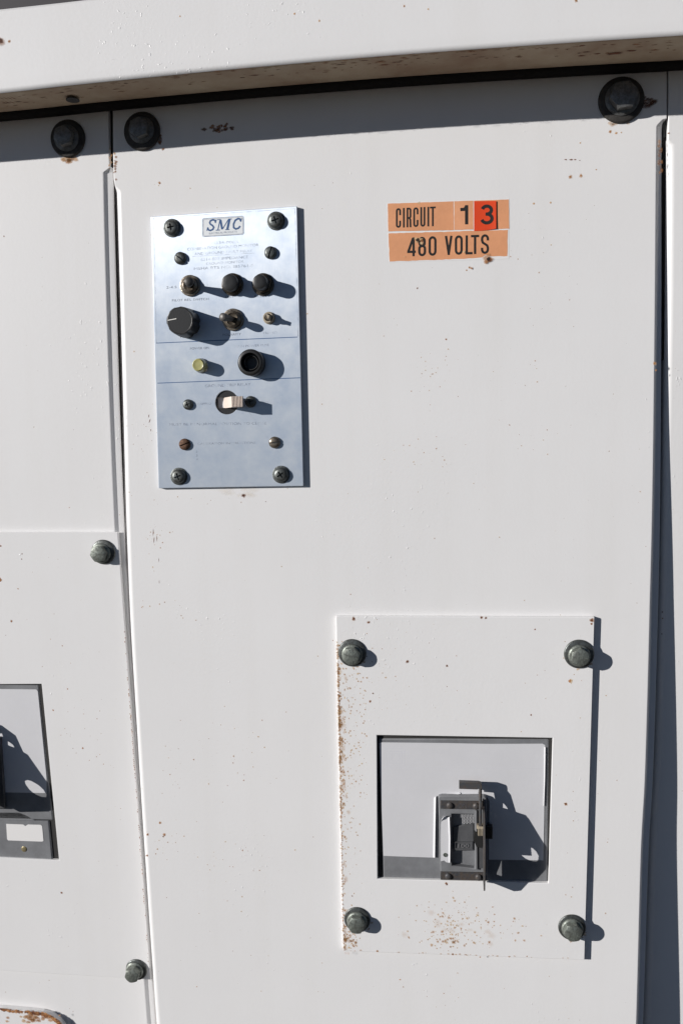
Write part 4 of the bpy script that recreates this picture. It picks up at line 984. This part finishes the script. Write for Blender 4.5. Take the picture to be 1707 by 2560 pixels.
main = [(1012, 604), (1035, 590), (1074, 584), (1090, 640), (1100, 650), (1170, 668), (1240, 692), (1285, 705), (1315, 740), (1450, 960), (1474, 1005), (1478, 1105), (1285, 1322), (1235, 1328), (1075, 1270), (1012, 1262)]
hp = thing('lockout_hasp', 'blackened steel lockout bracket standing out from the breaker switch marked 100', 'hasp', S.hit(1210, 2200))
hasp(hp, S, c4, 935, 946, main, [h2, g1, g2, g3], 'side_plate', STEELD)
hasp(hp, S, c4, 905, 919, arm, [h1], 'arm', STEELD)
mb = MB(); a = c4(742, 441, 12); b_ = c4(920, 441, 12); v1 = c4(742, 500, 12)[1]
# top tab bent to the left, with a rounded elbow into the arm
ua = c4(930, 700, 12)[0]; x0 = a[0]; vt = a[1]; yo = 6.2
slab(mb, S, [(x0, vt), (ua-2.2, vt), (ua-.9, vt-.35), (ua-.2, vt-1.2), (ua, vt-2.4), (ua, v1-6), (ua-2.0, v1-6), (ua-2.0, v1+.6), (ua-3, v1), (x0, v1)], (), 9.0, 12.2)
mb.build('bent_tab', STEELD, hp, None, 30, .25)
mb = MB(); ua = c4(930, 700, 12)[0]
slab(mb, S, [(ua-2.1, v1-2), (ua, v1-2), (ua, c4(900, 800, 9)[1]), (ua-2.1, c4(900, 800, 9)[1])], (), 9.1, 10.3); mb.build('tab_leg', STEELD, hp, None, 30, .2)
mb = MB(); slab(mb, S, q4([(866, 850), (935, 880), (935, 985), (885, 975), (866, 930)], 8), (), CH, 8.2); slab(mb, S, q4([(950, 806), (1016, 808), (1014, 908), (950, 906)], 7), (), CH-2, 7.5); mb.build('slide_block', BLACKP, hp, None, 30, .2)
mb = MB(); slab(mb, S, q4([(886, 796), (940, 800), (940, 826), (886, 826)], 9), (), CH, 9.3)
for i in range(4): slab(mb, S, q4([(897+i*11, 828), (903+i*11, 828), (903+i*11, 885), (897+i*11, 885)], 9.2), (), CH, 9.2)
mb.build('spring_comb', CREAM, hp, None, 30, .1)

# ------------------------------------------------------------------ left breaker
S = SIDE; Z5 = (0, 1650, .38685)
def c5(x, y, h): return S.uv(Z5[0]+x*Z5[2], Z5[1]+y*Z5[2], h)
def q5(pts, h): return [c5(x, y, h) for x, y in pts]
FL = .9
bl = thing('circuit_breaker', 'grey circuit breaker with silver label at the left edge, with a blank white sticker below', 'breaker', SIDE.hit(60, 2140))
mb = MB(); slab(mb, S, q5([(-800, 158), (252, 164), (262, 300), (345, 1040), (-800, 1010)], FL), (), -50, FL); mb.build('body', GREYP, bl, None, 30, 1.2, 3)
mb = MB(); slab(mb, S, q5([(-790, 180), (234, 192), (244, 204), (300, 760), (300, 862), (-790, 845)], FL+.2), (), FL, FL+.2); mb.build('face_label', SILVER, bl, None, 0)
mb = MB(); slab(mb, S, q5([(-800, 1030), (315, 1042), (340, 1292), (-800, 1264)], 1.5), (), -50, 1.5); lc = mb.build('lower_cover', GREYP, bl, None, 30, .9, 3)
mb = MB(); slab(mb, S, q5([(-800, 985), (100, 984), (145, 992), (190, 1012), (232, 1040), (120, 1044), (-800, 1044)], .6), (), -2, .9); mb.build('sloping_lip', GREYP, bl, None, 30, .5)
mb = MB(); slab(mb, S, q5([(40, 1062), (150, 1066), (165, 1076), (180, 1066), (262, 1068), (272, 1076), (281, 1172), (270, 1176), (52, 1168), (46, 1160)], 1.7), (), 1.45, 1.72); mb.build('blank_sticker', WHITEV, lc, None, 0)
mb = MB(); lathe(mb, S, c5(155, 1225, 1.7), [(2.2, 1.4), (2.2, 1.65), (2.0, 1.8), (.4, 1.8)], 28); mb.build('plug', BRASS, lc)
hl = thing('lockout_hasp', 'blackened steel lockout bracket at the left edge, mostly outside the photo', 'hasp', SIDE.hit(0, 2020))
# shadow outline of the left bracket, as it falls on the label
MMP = .26/1.6*.38685
o1 = [(-35, 400), (10, 412), (45, 422), (128, 482), (168, 585), (195, 600), (300, 762), (340, 830), (358, 870), (340, 935), (300, 960), (120, 975), (-35, 900)]
e2 = [(165, 772), (185, 764), (215, 770), (255, 792), (285, 820), (300, 850), (295, 868), (262, 868), (225, 855), (190, 825), (168, 792)]
e1 = [(52, 522), (64, 517), (90, 526), (112, 542), (122, 562), (90, 553), (58, 538)]
e0 = [(-20, 465), (15, 478), (48, 472), (54, 498), (15, 502), (-20, 500)]
FHs = FH; FH = FL
def c5w(x, y, h): return c5(x, y, h)
hasp(hl, SIDE, c5w, -30, -21, o1, [e2, e1, e0], 'side_plate', STEELD, MMP, .3125, -27)
mb = MB(); slab(mb, S, q5([(-60, 500), (2, 500), (33, 962), (-60, 960)], 3), (), FL, 4.0); mb.build('collar', DGREYP, bl, None, 30, .5)
FH = FHs
